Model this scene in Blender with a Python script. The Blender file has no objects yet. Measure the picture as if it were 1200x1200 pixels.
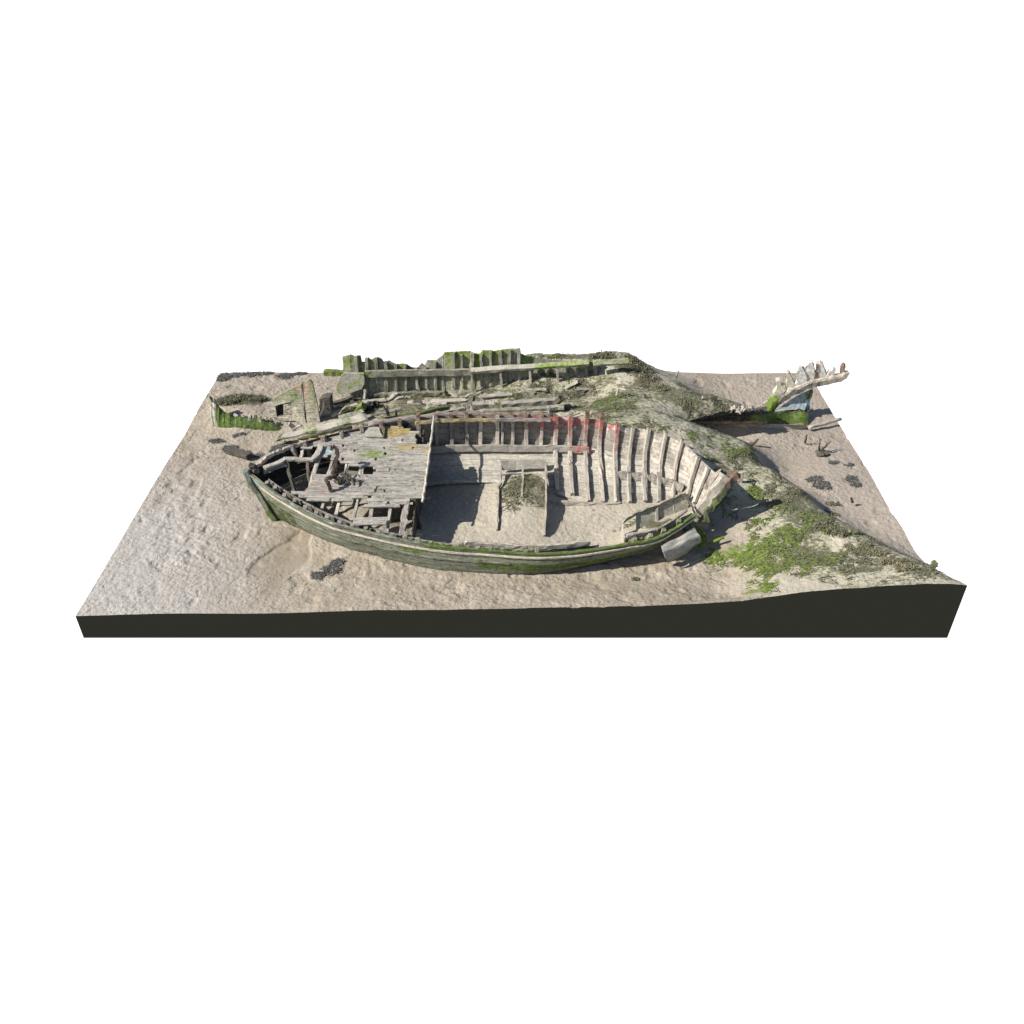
import bpy, math, random
import numpy as np
from mathutils import Vector

# ------------------------------------------------------------------ camera, world, sun, exposure
scene = bpy.context.scene
COL = scene.collection
CAM = (-0.12, -22.65, 20.3)
PITCH = math.radians(35.2)
cam_d = bpy.data.cameras.new("camera")
cam_d.sensor_width = 36.0
cam_d.lens = 31.177
cam_d.clip_start = 0.1
cam_d.clip_end = 500.0
cam = bpy.data.objects.new("camera", cam_d)
COL.objects.link(cam)
cam.location = CAM
cam.rotation_euler = (math.pi / 2 - PITCH, 0, 0)
scene.camera = cam

TO_SUN = Vector((-1.25, -0.30, 1.0)).normalized()
SUN_EL = math.asin(TO_SUN.z)
SUN_AZ = math.atan2(TO_SUN.x, TO_SUN.y)

world = bpy.data.worlds.new("World")
scene.world = world
world.use_nodes = True
wn, wl = world.node_tree.nodes, world.node_tree.links
wn.clear()
w_out = wn.new("ShaderNodeOutputWorld")
w_sky = wn.new("ShaderNodeTexSky")
w_sky.sky_type = 'NISHITA'
w_sky.sun_disc = False
w_sky.sun_elevation = SUN_EL
w_sky.sun_rotation = SUN_AZ % (2 * math.pi)
w_bg = wn.new("ShaderNodeBackground")
w_bg.inputs[1].default_value = 0.07
wl.new(w_sky.outputs[0], w_bg.inputs[0])
# below the horizon the surroundings are plain white (the block floats over white)
w_white = wn.new("ShaderNodeBackground")
w_white.inputs[0].default_value = (1, 1, 1, 1)
w_white.inputs[1].default_value = 1.02
w_tc = wn.new("ShaderNodeTexCoord")
w_sep = wn.new("ShaderNodeSeparateXYZ")
wl.new(w_tc.outputs['Generated'], w_sep.inputs[0])
w_lt = wn.new("ShaderNodeMath"); w_lt.operation = 'LESS_THAN'; w_lt.inputs[1].default_value = 0.0
wl.new(w_sep.outputs['Z'], w_lt.inputs[0])
w_mix = wn.new("ShaderNodeMixShader")
wl.new(w_lt.outputs[0], w_mix.inputs[0])
wl.new(w_bg.outputs[0], w_mix.inputs[1])
wl.new(w_white.outputs[0], w_mix.inputs[2])
wl.new(w_mix.outputs[0], w_out.inputs[0])

sun_d = bpy.data.lights.new("sun", 'SUN')
sun_d.energy = 5.0
sun_d.angle = math.radians(0.5)
sun_d.color = (1.0, 0.955, 0.88)
sun = bpy.data.objects.new("sun", sun_d)
COL.objects.link(sun)
sun.rotation_euler = (-TO_SUN).to_track_quat('-Z', 'Y').to_euler()
sun.location = (-20, 8, 20)

scene.view_settings.view_transform = 'Standard'
scene.view_settings.look = 'None'
scene.view_settings.exposure = 0.5
scene.view_settings.gamma = 1.0

# ------------------------------------------------------------------ survey helpers
FPX = 1039.23
_C, _S = math.cos(PITCH), math.sin(PITCH)

def _ray(px, py):
    u = (px - 600) / FPX
    v = (600 - py) / FPX
    return (u, _C + v * _S, -_S + v * _C)

def at(px, py, z=0.0):
    """a surveyed point of the photograph at the height z above the mud"""
    r = _ray(px, py); t = (z - CAM[2]) / r[2]
    return Vector((CAM[0] + r[0] * t, CAM[1] + r[1] * t, z))

def at_y(px, py, y):
    """a surveyed point of the photograph on the upright plane at depth y"""
    r = _ray(px, py); t = (y - CAM[1]) / r[1]
    return Vector((CAM[0] + r[0] * t, y, CAM[2] + r[2] * t))

def deck_z(x, y):
    return 1.62 + 0.15 * (y - 4.6) + 0.03 * max(0.0, -7.0 - x)

def at_deck(px, py, up=0.0):
    p = at(px, py, 1.8)
    for _ in range(8):
        p = at(px, py, deck_z(p.x, p.y) + up)
    return p

# ------------------------------------------------------------------ noise in numpy
def _hash(ix, iy, seed):
    h = (ix.astype(np.int64) * 374761393 + iy.astype(np.int64) * 668265263 + seed * 982451653) & 0xFFFFFFFF
    h = ((h ^ (h >> 13)) * 1274126177) & 0xFFFFFFFF
    h = (h ^ (h >> 16)) & 0xFFFFFFFF
    return h.astype(np.float64) / 4294967295.0

def vnoise(x, y, seed=0):
    ix, iy = np.floor(x), np.floor(y)
    fx, fy = x - ix, y - iy
    fx = fx * fx * (3 - 2 * fx); fy = fy * fy * (3 - 2 * fy)
    a = _hash(ix, iy, seed); b = _hash(ix + 1, iy, seed)
    c = _hash(ix, iy + 1, seed); d = _hash(ix + 1, iy + 1, seed)
    return (a * (1 - fx) + b * fx) * (1 - fy) + (c * (1 - fx) + d * fx) * fy

def fbm(x, y, scale, octaves=4, seed=0, gain=0.5):
    x = np.asarray(x, float); y = np.asarray(y, float)
    tot = 0; amp = 1; s = 0; f = 1.0 / scale
    for o in range(octaves):
        tot = tot + amp * vnoise(x * f + 17.3 * o, y * f - 9.1 * o, seed + o)
        s += amp; amp *= gain; f *= 2.03
    return tot / s - 0.5

def sstep(a, b, x):
    t = np.clip((x - a) / (b - a), 0, 1)
    return t * t * (3 - 2 * t)

def catmull(pts, u):
    """pts (n,k) array, u in 0..n-1"""
    n = len(pts)
    i = int(min(max(math.floor(u), 0), n - 2)); t = u - i
    p0 = pts[max(i - 1, 0)]; p1 = pts[i]; p2 = pts[i + 1]; p3 = pts[min(i + 2, n - 1)]
    return 0.5 * ((2 * p1) + (p2 - p0) * t + (2 * p0 - 5 * p1 + 4 * p2 - p3) * t * t + (3 * p1 - p0 - 3 * p2 + p3) * t ** 3)

# ------------------------------------------------------------------ materials
class NT:
    def __init__(self, name):
        self.m = bpy.data.materials.new(name)
        self.m.use_nodes = True
        self.t = self.m.node_tree
        self.t.nodes.clear()
        self.out = self.n("ShaderNodeOutputMaterial")
        self.b = self.n("ShaderNodeBsdfPrincipled")
        self.b.inputs['Specular IOR Level'].default_value = 0.25
        self.l(self.b.outputs[0], self.out.inputs[0])
    def n(self, k): return self.t.nodes.new(k)
    def l(self, a, b): self.t.links.new(a, b)
    def _set(self, sock, v):
        if isinstance(v, (int, float)): sock.default_value = v
        elif isinstance(v, (tuple, list)): sock.default_value = v if len(sock.default_value) == len(v) else tuple(v) + (1,)
        else: self.l(v, sock)
    def math(self, op, a, b=0.0, c=None, clamp=False):
        k = self.n("ShaderNodeMath"); k.operation = op; k.use_clamp = clamp
        self._set(k.inputs[0], a); self._set(k.inputs[1], b)
        if c is not None: self._set(k.inputs[2], c)
        return k.outputs[0]
    def mix(self, f, a, b, blend='MIX'):
        k = self.n("ShaderNodeMix"); k.data_type = 'RGBA'; k.blend_type = blend
        self._set(k.inputs[0], f); self._set(k.inputs[6], a); self._set(k.inputs[7], b)
        return k.outputs[2]
    def noise(self, vec, scale, detail=4, rough=0.55, dist=0.0):
        k = self.n("ShaderNodeTexNoise")
        if vec is not None: self.l(vec, k.inputs['Vector'])
        k.inputs['Scale'].default_value = scale; k.inputs['Detail'].default_value = detail
        k.inputs['Roughness'].default_value = rough; k.inputs['Distortion'].default_value = dist
        return k.outputs[0]
    def voro(self, vec, scale, feature='F1'):
        k = self.n("ShaderNodeTexVoronoi"); k.feature = feature
        self.l(vec, k.inputs['Vector']); k.inputs['Scale'].default_value = scale
        return k.outputs['Distance']
    def mapr(self, v, a, b, c=0.0, d=1.0):
        k = self.n("ShaderNodeMapRange"); k.interpolation_type = 'SMOOTHSTEP'
        self._set(k.inputs[0], v)
        for i, q in enumerate((a, b, c, d)): self._set(k.inputs[i + 1], q)
        return k.outputs[0]
    def vmul(self, v, s):
        k = self.n("ShaderNodeVectorMath"); k.operation = 'MULTIPLY'
        self.l(v, k.inputs[0]); k.inputs[1].default_value = s
        return k.outputs[0]
    def vadd(self, v, w):
        k = self.n("ShaderNodeVectorMath"); k.operation = 'ADD'
        self.l(v, k.inputs[0]); self.l(w, k.inputs[1])
        return k.outputs[0]
    def attr(self, name):
        k = self.n("ShaderNodeAttribute"); k.attribute_name = name
        return k
    def geo(self):
        return self.n("ShaderNodeNewGeometry").outputs['Position']
    def bump(self, h, strength, dist, normal=None):
        k = self.n("ShaderNodeBump"); k.inputs['Strength'].default_value = strength
        k.inputs['Distance'].default_value = dist
        self.l(h, k.inputs['Height'])
        if normal is not None: self.l(normal, k.inputs['Normal'])
        return k.outputs[0]

def wood(name, light, dark, crack=0.5, bump=0.7, rough=0.9, silt=0.25, silt_col=(0.42, 0.37, 0.30)):
    m = NT(name)
    g = m.attr('grain').outputs['Vector']
    pos = m.geo()
    tone = m.attr('tone').outputs['Fac']
    tint = m.attr('tint')
    fine = m.noise(m.vmul(g, (2.2, 26, 26)), 1.0, 6, 0.65, 0.3)
    broad = m.noise(pos, 1.7, 4, 0.6)
    blot = m.noise(pos, 7.0, 4, 0.65)
    c = m.mix(m.mapr(fine, 0.32, 0.68), dark, light)
    c = m.mix(m.math('MULTIPLY', m.mapr(broad, 0.35, 0.68), 0.7), c, m.mix(0.5, dark, light))
    # dry silt left behind by the tide
    c = m.mix(m.math('MULTIPLY', m.mapr(blot, 0.5, 0.72), silt), c, silt_col)
    # grey to brown weathering stains
    c = m.mix(m.math('MULTIPLY', m.mapr(m.noise(pos, 5.5, 5, 0.75), 0.52, 0.68), 0.7), c, (dark[0] * 0.6, dark[1] * 0.57, dark[2] * 0.52))
    # splits along the grain
    cr = m.noise(m.vmul(g, (0.9, 17, 17)), 1.0, 3, 0.5, 0.5)
    crk = m.math('MULTIPLY', m.mapr(m.math('ABSOLUTE', m.math('SUBTRACT', cr, 0.5)), 0.0, 0.022, 1.0, 0.0), crack)
    c = m.mix(crk, c, (dark[0] * 0.25, dark[1] * 0.25, dark[2] * 0.25))
    # paint, weed and lichen patches
    tn = m.math('ADD', m.math('MULTIPLY', m.noise(pos, 5.0, 5, 0.7), 0.62), m.math('MULTIPLY', fine, 0.38))
    thr = m.math('SUBTRACT', 0.74, m.math('MULTIPLY', tint.outputs['Alpha'], 0.50))
    tm = m.mapr(m.math('SUBTRACT', tn, thr), -0.07, 0.09)
    tvar = m.mix(m.mapr(blot, 0.3, 0.7), (0.62, 0.62, 0.62), (1.25, 1.25, 1.25))
    c2 = m.mix(1.0, tint.outputs['Color'], tvar, 'MULTIPLY')
    c = m.mix(tm, c, c2)
    tn2 = m.n("ShaderNodeCombineColor")
    for i in range(3): m.l(tone, tn2.inputs[i])
    c = m.mix(1.0, c, tn2.outputs[0], 'MULTIPLY')
    m.l(c, m.b.inputs['Base Color'])
    m.b.inputs['Roughness'].default_value = rough
    h = m.math('ADD', m.math('MULTIPLY', fine, 0.7), m.math('MULTIPLY', blot, 0.5))
    h = m.math('SUBTRACT', h, crk)
    m.l(m.bump(h, bump, 0.018), m.b.inputs['Normal'])
    return m.m

M = {}
M['grey_wood'] = wood('weathered_grey_wood', (0.42, 0.385, 0.34), (0.14, 0.125, 0.11))
M['pale_wood'] = wood('bleached_wood', (0.60, 0.55, 0.48), (0.30, 0.26, 0.21), silt=0.5, silt_col=(0.55, 0.50, 0.43))
M['hull_wood'] = wood('grey_green_hull_planks', (0.32, 0.33, 0.255), (0.095, 0.10, 0.07), crack=0.8, bump=1.0, silt=0.25)
M['dark_wood'] = wood('dark_wet_wood', (0.17, 0.155, 0.13), (0.055, 0.05, 0.042), silt=0.15)
M['silt_wood'] = wood('silted_planks', (0.43, 0.395, 0.345), (0.27, 0.265, 0.22), crack=0.25, bump=0.5, silt=0.75, silt_col=(0.52, 0.465, 0.39))
M['deck_wood'] = wood('grey_deck_planks', (0.51, 0.475, 0.42), (0.24, 0.222, 0.195), crack=0.55, bump=0.8, silt=0.3, silt_col=(0.52, 0.49, 0.45))
M['moss_wood'] = wood('mossy_barge_wood', (0.46, 0.44, 0.36), (0.19, 0.18, 0.14), crack=0.5, bump=1.0, silt=0.5, silt_col=(0.50, 0.47, 0.38))
M['rust'] = wood('rusty_iron', (0.125, 0.078, 0.07), (0.045, 0.03, 0.028), crack=0.1, bump=1.2, silt=0.12)
M['sheet'] = wood('pale_grey_sheet', (0.44, 0.43, 0.39), (0.24, 0.235, 0.205), crack=0.5, bump=0.6, silt=0.6, silt_col=(0.48, 0.45, 0.38))

MOSS = (0.10, 0.155, 0.022)
BRIGHT = (0.17, 0.24, 0.035)
LICHEN = (0.38, 0.285, 0.115)
RED = (0.43, 0.115, 0.105)
RUSTT = (0.19, 0.105, 0.07)
BLUE = (0.33, 0.43, 0.44)
PINK = (0.55, 0.33, 0.25)
CREAM = (0.58, 0.54, 0.40)
WHITE = (0.62, 0.60, 0.56)
BLACK = (0.035, 0.033, 0.03)

# ------------------------------------------------------------------ mesh builder
class MB:
    def __init__(self, seed=0, paint=None):
        self.v = []; self.f = []; self.g = []; self.c = []; self.t = []; self.sm = []
        self.r = random.Random(seed); self.paint = paint
    def vert(self, p, grain=(0, 0, 0), tone=1.0, tint=None):
        self.v.append(tuple(p)); self.g.append(tuple(grain)); self.t.append(tone)
        if tint is None:
            tint = self.paint(Vector(p)) if self.paint else (0, 0, 0, 0)
        self.c.append(tint)
        return len(self.v) - 1
    def beam(self, pts, w, h, up=(0, 0, 1), jit=0.008, step=0.25, cham=0.18, tone=None, taper=1.0, round_=False, ends=0.0, sag=0.0):
        """a hewn timber along pts: w across, h along up"""
        r = self.r
        pts = [Vector(p) for p in pts]
        P = [pts[0]]
        for a, b in zip(pts[:-1], pts[1:]):
            n = max(1, int(round((b - a).length / step)))
            for i in range(1, n + 1): P.append(a.lerp(b, i / n))
        tone = tone if tone is not None else r.uniform(0.8, 1.15)
        seed = r.uniform(0, 200); L = 0.0; rings = []
        up = Vector(up)
        N = len(P)
        for i, p in enumerate(P):
            t = (P[min(i + 1, N - 1)] - P[max(i - 1, 0)]).normalized()
            s = t.cross(up)
            if s.length < 1e-4: s = t.cross(Vector((0.3, 1, 0.1)))
            s.normalize(); n = s.cross(t).normalized()
            if i: L += (P[i] - P[i - 1]).length
            k = 1 + (taper - 1) * i / max(1, N - 1)
            W, H = w * k / 2, h * k / 2
            if round_:
                cs = [(math.cos(a) * W, math.sin(a) * H) for a in [2 * math.pi * q / 10 for q in range(10)]]
            else:
                cw, ch = W * (1 - cham), H * (1 - cham)
                cs = [(-W, -ch), (-cw, -H), (cw, -H), (W, -ch), (W, ch), (cw, H), (-cw, H), (-W, ch)]
            off = s * r.gauss(0, jit) + n * r.gauss(0, jit)
            e = t * 0
            ring = []
            for q, (a, b) in enumerate(cs):
                ee = t * (r.uniform(-ends, ends) if i in (0, N - 1) else 0)
                p2 = p + off + s * (a + r.gauss(0, jit * 0.6)) + n * (b + r.gauss(0, jit * 0.6)) + ee
                ring.append(self.vert(p2, (L, (a + W) * 0.9 + seed, b + seed * 0.7), tone))
            rings.append(ring)
        m = len(rings[0])
        for a, b in zip(rings[:-1], rings[1:]):
            for q in range(m):
                self.f.append((a[q], a[(q + 1) % m], b[(q + 1) % m], b[q])); self.sm.append(round_)
        self.f.append(tuple(reversed(rings[0]))); self.f.append(tuple(rings[-1])); self.sm += [False, False]
    def grid(self, fn, nu, nv, thick, nrm, tone=1.0, seed=None):
        """plate through fn(i/nu, j/nv), thick along nrm(u, v)"""
        seed = self.r.uniform(0, 200) if seed is None else seed
        A = []; B = []
        for i in range(nu + 1):
            ra = []; rb = []
            for j in range(nv + 1):
                u, v = i / nu, j / nv
                p = Vector(fn(u, v)); n = Vector(nrm(u, v)) * thick
                q = Vector(fn(0, v)); gl = (p - q).length
                ra.append(self.vert(p, (gl, v * 0.4 + seed, seed), tone))
                rb.append(self.vert(p + n, (gl, v * 0.4 + seed, seed), tone))
            A.append(ra); B.append(rb)
        for i in range(nu):
            for j in range(nv):
                self.f.append((A[i][j], A[i + 1][j], A[i + 1][j + 1], A[i][j + 1]))
                self.f.append((B[i][j], B[i][j + 1], B[i + 1][j + 1], B[i + 1][j])); self.sm += [False, False]
        for i in range(nu):
            self.f.append((A[i][0], B[i][0], B[i + 1][0], A[i + 1][0])); self.f.append((A[i][nv], A[i + 1][nv], B[i + 1][nv], B[i][nv])); self.sm += [False, False]
        for j in range(nv):
            self.f.append((A[0][j], A[0][j + 1], B[0][j + 1], B[0][j])); self.f.append((A[nu][j], B[nu][j], B[nu][j + 1], A[nu][j + 1])); self.sm += [False, False]
    def slab(self, poly, thick, tone=1.0, step=0.22, jit=0.015, grain='x'):
        """a ragged board: outline poly (3D points, near planar) given real thickness along thick (vector)"""
        r = self.r; thick = Vector(thick)
        P = [Vector(p) for p in poly]; Q = []
        for a, b in zip(P, P[1:] + P[:1]):
            n = max(1, int(round((b - a).length / step)))
            for i in range(n):
                q = a.lerp(b, i / n)
                if i: q = q + Vector((r.gauss(0, jit), r.gauss(0, jit * 0.3), r.gauss(0, jit)))
                Q.append(q)
        seed = r.uniform(0, 100)
        def gr(p): return (p.x, p.z + seed, p.y + seed) if grain == 'x' else (p.z, p.x + seed, p.y + seed)
        a = [self.vert(q, gr(q), tone) for q in Q]
        b = [self.vert(q + thick, gr(q), tone) for q in Q]
        n = len(Q)
        self.f.append(tuple(a)); self.f.append(tuple(reversed(b))); self.sm += [False, False]
        for i in range(n):
            self.f.append((a[i], b[i], b[(i + 1) % n], a[(i + 1) % n])); self.sm.append(False)
    def lump(self, c, rx, ry, rz, rough=0.25, n=10, m=7, tone=1.0):
        """an eroded rounded lump"""
        r = self.r; c = Vector(c); seed = r.randint(0, 9999); rows = []
        for j in range(m + 1):
            th = math.pi * j / m; row = []
            for i in range(n):
                ph = 2 * math.pi * i / n
                k = 1 + rough * r.uniform(-1, 1)
                p = c + Vector((math.sin(th) * math.cos(ph) * rx * k, math.sin(th) * math.sin(ph) * ry * k, math.cos(th) * rz * k))
                row.append(self.vert(p, (p.z, p.x, p.y), tone))
            rows.append(row)
        for j in range(m):
            for i in range(n):
                self.f.append((rows[j][i], rows[j + 1][i], rows[j + 1][(i + 1) % n], rows[j][(i + 1) % n])); self.sm.append(False)
    def build(self, name, mat, parent=None):
        me = bpy.data.meshes.new(name)
        me.from_pydata(self.v, [], self.f)
        me.polygons.foreach_set('use_smooth', self.sm[:len(me.polygons)])
        a = me.attributes.new('grain', 'FLOAT_VECTOR', 'POINT'); a.data.foreach_set('vector', np.array(self.g, dtype=np.float32).ravel())
        a = me.attributes.new('tone', 'FLOAT', 'POINT'); a.data.foreach_set('value', np.array(self.t, dtype=np.float32))
        a = me.attributes.new('tint', 'FLOAT_COLOR', 'POINT'); a.data.foreach_set('color', np.array(self.c, dtype=np.float32).ravel())
        me.update()
        me.materials.append(M[mat] if isinstance(mat, str) else mat)
        o = bpy.data.objects.new(name, me)
        COL.objects.link(o)
        if parent is not None:
            o.parent = parent
            o.matrix_parent_inverse.identity()
            if parent.parent is None:
                o.location = -parent.location
        return o

def thing(name, label, cat, loc=(0, 0, 0), group=None):
    o = bpy.data.objects.new(name, None); COL.objects.link(o)
    o.location = loc; o.empty_display_size = 0.3
    o['label'] = label; o['category'] = cat
    if group: o['group'] = group
    return o

def tag(o, label, cat, group=None):
    o['label'] = label; o['category'] = cat
    if group: o['group'] = group
    return o

# ------------------------------------------------------------------ hull lines of the fishing hulk (bow to stern)
NEAR = np.array([  # rail, belly, foot, tuck under
    [(-10.20, 5.85, 2.00), (-9.80, 5.75, 1.05), (-9.30, 5.58, 0.05), (-9.05, 5.60, -0.35)],
    [(-8.68, 4.58, 1.70), (-8.62, 4.92, 0.80), (-8.45, 5.12, -0.05), (-8.30, 5.45, -0.40)],
    [(-6.93, 3.46, 1.50), (-6.90, 3.72, 0.70), (-6.80, 4.08, -0.08), (-6.75, 4.50, -0.40)],
    [(-5.33, 2.93, 1.35), (-5.30, 3.02, 0.62), (-5.25, 3.34, -0.08), (-5.25, 3.80, -0.40)],
    [(-3.00, 2.42, 1.15), (-3.00, 2.36, 0.55), (-3.00, 2.50, -0.06), (-3.00, 3.10, -0.40)],
    [(-0.73, 2.25, 1.02), (-0.73, 2.14, 0.50), (-0.73, 2.24, -0.05), (-0.73, 2.90, -0.40)],
    [(0.79, 2.10, 1.00), (0.79, 2.06, 0.50), (0.79, 2.28, -0.05), (0.79, 3.00, -0.35)],
    [(2.30, 2.24, 1.00), (2.30, 2.25, 0.52), (2.30, 2.60, 0.02), (2.30, 3.30, -0.30)],
    [(3.85, 2.50, 1.10), (3.85, 2.58, 0.62), (3.80, 2.98, 0.16), (3.70, 3.70, -0.15)],
    [(4.96, 2.66, 1.22), (4.95, 2.85, 0.78), (4.90, 3.28, 0.36), (4.75, 3.90, 0.00)],
    [(5.80, 3.12, 1.38), (5.80, 3.32, 0.98), (5.75, 3.72, 0.62), (5.55, 4.20, 0.15)],
    [(6.60, 3.80, 1.50), (6.62, 4.00, 1.15), (6.62, 4.25, 0.85), (6.50, 4.60, 0.30)],
])
FAR = np.array([  # rail, turn of the bilge, floor
    [(-10.20, 5.95, 2.00), (-9.80, 5.85, 1.00), (-9.30, 5.70, 0.05)],
    [(-9.55, 6.95, 2.12), (-9.20, 6.55, 1.00), (-8.90, 6.00, 0.05)],
    [(-8.55, 7.72, 2.20), (-8.25, 7.40, 1.05), (-7.80, 6.40, 0.10)],
    [(-6.50, 8.65, 2.32), (-6.35, 8.35, 1.05), (-6.00, 6.60, 0.10)],
    [(-3.50, 9.36, 2.46), (-3.50, 9.10, 1.06), (-3.50, 7.60, 0.30)],
    [(0.00, 9.50, 2.46), (0.00, 9.10, 1.08), (0.00, 7.30, 0.55)],
    [(2.95, 9.30, 2.46), (2.92, 8.80, 1.15), (2.90, 6.15, 0.40)],
    [(4.20, 8.70, 2.42), (4.10, 8.15, 1.28), (4.00, 6.05, 0.42)],
    [(5.45, 8.30, 2.46), (5.30, 7.72, 1.38), (5.20, 6.05, 0.48)],
    [(6.60, 7.35, 2.42), (6.38, 6.92, 1.42), (6.20, 5.85, 0.58)],
    [(7.18, 6.25, 2.30), (6.95, 5.95, 1.48), (6.70, 5.35, 0.75)],
    [(7.62, 5.20, 2.28), (7.25, 4.95, 1.52), (6.85, 4.60, 0.80)],
])

def surf(S, u, t):
    """point on a hull side, u along 0..1, t down the rows 0..1"""
    n = len(S) - 1
    rows = np.array([catmull(S[:, k, :], u * n) for k in range(S.shape[1])])
    return Vector(catmull(rows, t * (S.shape[1] - 1)))

def surf_n(S, u, t, sgn):
    e = 0.004
    a = surf(S, min(u + e, 1), t) - surf(S, max(u - e, 0), t)
    b = surf(S, u, min(t + e, 1)) - surf(S, u, max(t - e, 0))
    return a.cross(b).normalized() * sgn

def u_at_x(S, x, t=0.0):
    lo, hi = 0.0, 1.0
    for _ in range(40):
        mid = (lo + hi) / 2
        if surf(S, mid, t).x < x: lo = mid
        else: hi = mid
    return (lo + hi) / 2

# ------------------------------------------------------------------ the ground
X0, X1, Y0, Y1, ZB = -15.0, 15.0, 0.0, 18.45, -1.03
CTRL = [(-15, 5, 0), (-15, 10, 0), (-15, 14, 0.02), (-15, 18.45, 0.0), (-12.5, 18.45, 0.04), (-9, 18.45, 0), (-6, 18.45, 0), (-3.5, 18.45, 0.05),
        (-12, 3, 0), (-12, 8, 0), (-12, 15.5, 0.02), (-8.5, 3.6, -0.10), (-8.0, 2.3, -0.08), (-9.0, 1.3, 0.02), (-10, 4.8, 0.02),
        (-6, 2.6, 0.02), (-3, 1.4, 0.10), (0, 1.2, 0.14), (3, 1.4, 0.13), (5, 1.0, 0.22), (2, 2.3, 0.0), (4.5, 2.4, 0.04), (-11.5, 1.2, 0.04), (6, 2.8, 0.1),
        (7, 3.4, 0.2), (8.2, 4.3, 0.5), (7.3, 0.8, 0.15), (6.6, 1.6, 0.06), (8.4, 2.2, 0.45), (9.6, 2.8, 0.75), (10.8, 2.4, 0.9), (9.2, 5.2, 0.8), (10.2, 6.2, 0.95),
        # crest of the bank, back to front
        (5.6, 17.0, 1.75), (6.6, 16.6, 1.15), (7.9, 15.4, 0.95), (8.9, 14.4, 0.6), (7.5, 12.0, 1.05), (8.2, 11.7, 0.75), (8.8, 11.75, 0.35), (8.6, 10.9, 0.9), (9.3, 10.6, 0.85), (8.0, 13.2, 1.55), (9.0, 13.0, 1.35), (10.0, 13.0, 1.05), (11.0, 13.1, 0.6), (12.2, 13.4, 0.15), (9.2, 12.2, 0.25), (9.9, 12.1, 0.05), (9.9, 9.6, 0.95), (10.5, 7.6, 0.95), (11.1, 6.2, 1.0), (12.4, 3.75, 1.02), (13.6, 2.0, 1.08), (14.3, 1.0, 1.25),
        # mud behind the bank
        (10.75, 9.2, 0.05), (11.3, 8.0, 0.05), (12.2, 6.3, 0.05), (13.4, 4.5, 0.05), (14.4, 3.3, 0.10), (15, 2.6, 0.15), (15, 1.2, 0.7), (10.9, 11.0, 0.05), (12, 11.6, 0), (15, 11.5, 0), (15, 8, 0), (15, 5, 0), (13, 8.5, 0), (10.4, 12.1, 0.05),
        (9.6, 16.6, 0.05), (9.3, 18.45, 0.02), (7.6, 18.45, 0.15), (12, 17, 0), (15, 18.45, 0), (15, 14.5, 0), (12, 14.3, 0), (10.6, 14.4, 0.1),
        # mound behind and beside the barge wall
        (0.4, 16.8, 1.65), (1.8, 17.0, 1.72), (3.6, 17.0, 1.72), (1.5, 18.45, 0.75), (3.5, 18.45, 0.8), (5.4, 18.45, 0.8), (-0.6, 16.6, 1.1), (-2.2, 16.6, 0.3), (-4.5, 16.3, 0.1), (-7.5, 16.3, 0.05),
        (-7.6, 14.6, 0.3), (-5, 14.6, 0.5), (-2, 14.6, 0.65), (0.4, 14.6, 0.9), (2.4, 14.6, 1.0), (3.6, 14.6, 1.05), (4.8, 14.6, 1.45), (6.2, 14.2, 1.5),
        (-9.6, 10.6, 0.02), (-9.0, 12.0, 0.1), (-8, 11, 0.25), (-6.6, 11.6, 0.45), (-4.6, 12.4, 0.6), (-2.5, 12.6, 0.7), (0, 12.4, 0.85), (2.2, 12.4, 1.1), (-3, 10.4, 0.9), (0, 10.4, 1.05), (2.4, 10.2, 1.5),
        (4, 11.4, 1.65), (6, 11.6, 1.65), (4.2, 9.6, 2.0), (5.6, 9.0, 2.0), (7.0, 8.1, 1.75), (8.0, 6.8, 1.25), (8.4, 9.4, 1.35), (7.6, 10.4, 1.55), (8.6, 7.6, 1.15), (8.3, 5.8, 0.85), (9.2, 7.2, 1.0),
        (-12.2, 13.8, 0.35), (-13.3, 13.6, 0.25), (-14.2, 13.0, 0.0), (-10.2, 14.2, 0.15), (-12, 11.8, 0.0)]
for px, py in [(88, 722), (180, 719.5), (292, 719), (450, 715), (640, 712), (760, 709.5), (850, 705.5), (885, 702), (950, 693), (1005, 689), (1060, 686), (1100, 684.5), (1134, 686)]:
    p = at_y(px, py, 0.0); CTRL.append((p.x, 0.0, p.z))
INNER = [(-9.3, 5.7, 0.0), (-8, 5.8, 0.05), (-6.6, 6.2, 0.05), (-6.6, 4.4, 0.1), (-5.3, 3.9, 0.75), (-4.7, 4.3, 0.65), (-4.3, 6, 0.1), (-5.6, 5.6, 0.1), (-3.3, 3.2, 0.3), (-2.6, 6.2, 0.16), (-2.4, 4, 0.18), (-2.4, 8.0, 0.3), (-1.0, 7.6, 0.42), (-1.0, 5.4, 0.34), (-1.0, 3.2, 0.35),
         (0.2, 7.2, 0.80), (0.9, 7.0, 0.82), (0.1, 5.9, 0.66), (0.9, 5.7, 0.6), (0.2, 4.9, 0.5), (0.3, 4.0, 0.42), (0.5, 3.0, 0.42), (1.7, 7.0, 0.40), (1.8, 5.6, 0.36), (1.8, 4.2, 0.34), (2.9, 6.3, 0.50), (2.9, 5.2, 0.36), (3.2, 3.6, 0.40), (4.2, 6.2, 0.50), (4.2, 4.8, 0.45), (4.9, 3.9, 0.86),
         (5.5, 4.1, 0.94), (6.2, 4.5, 1.0), (5.6, 5.4, 0.62), (6.6, 5.2, 0.85), (7.2, 5.0, 1.0), (0, 9.3, 0.4), (3, 9, 0.4), (-3, 9, 0.2), (-6, 8.4, 0.0), (6, 7, 0.5)]

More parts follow.
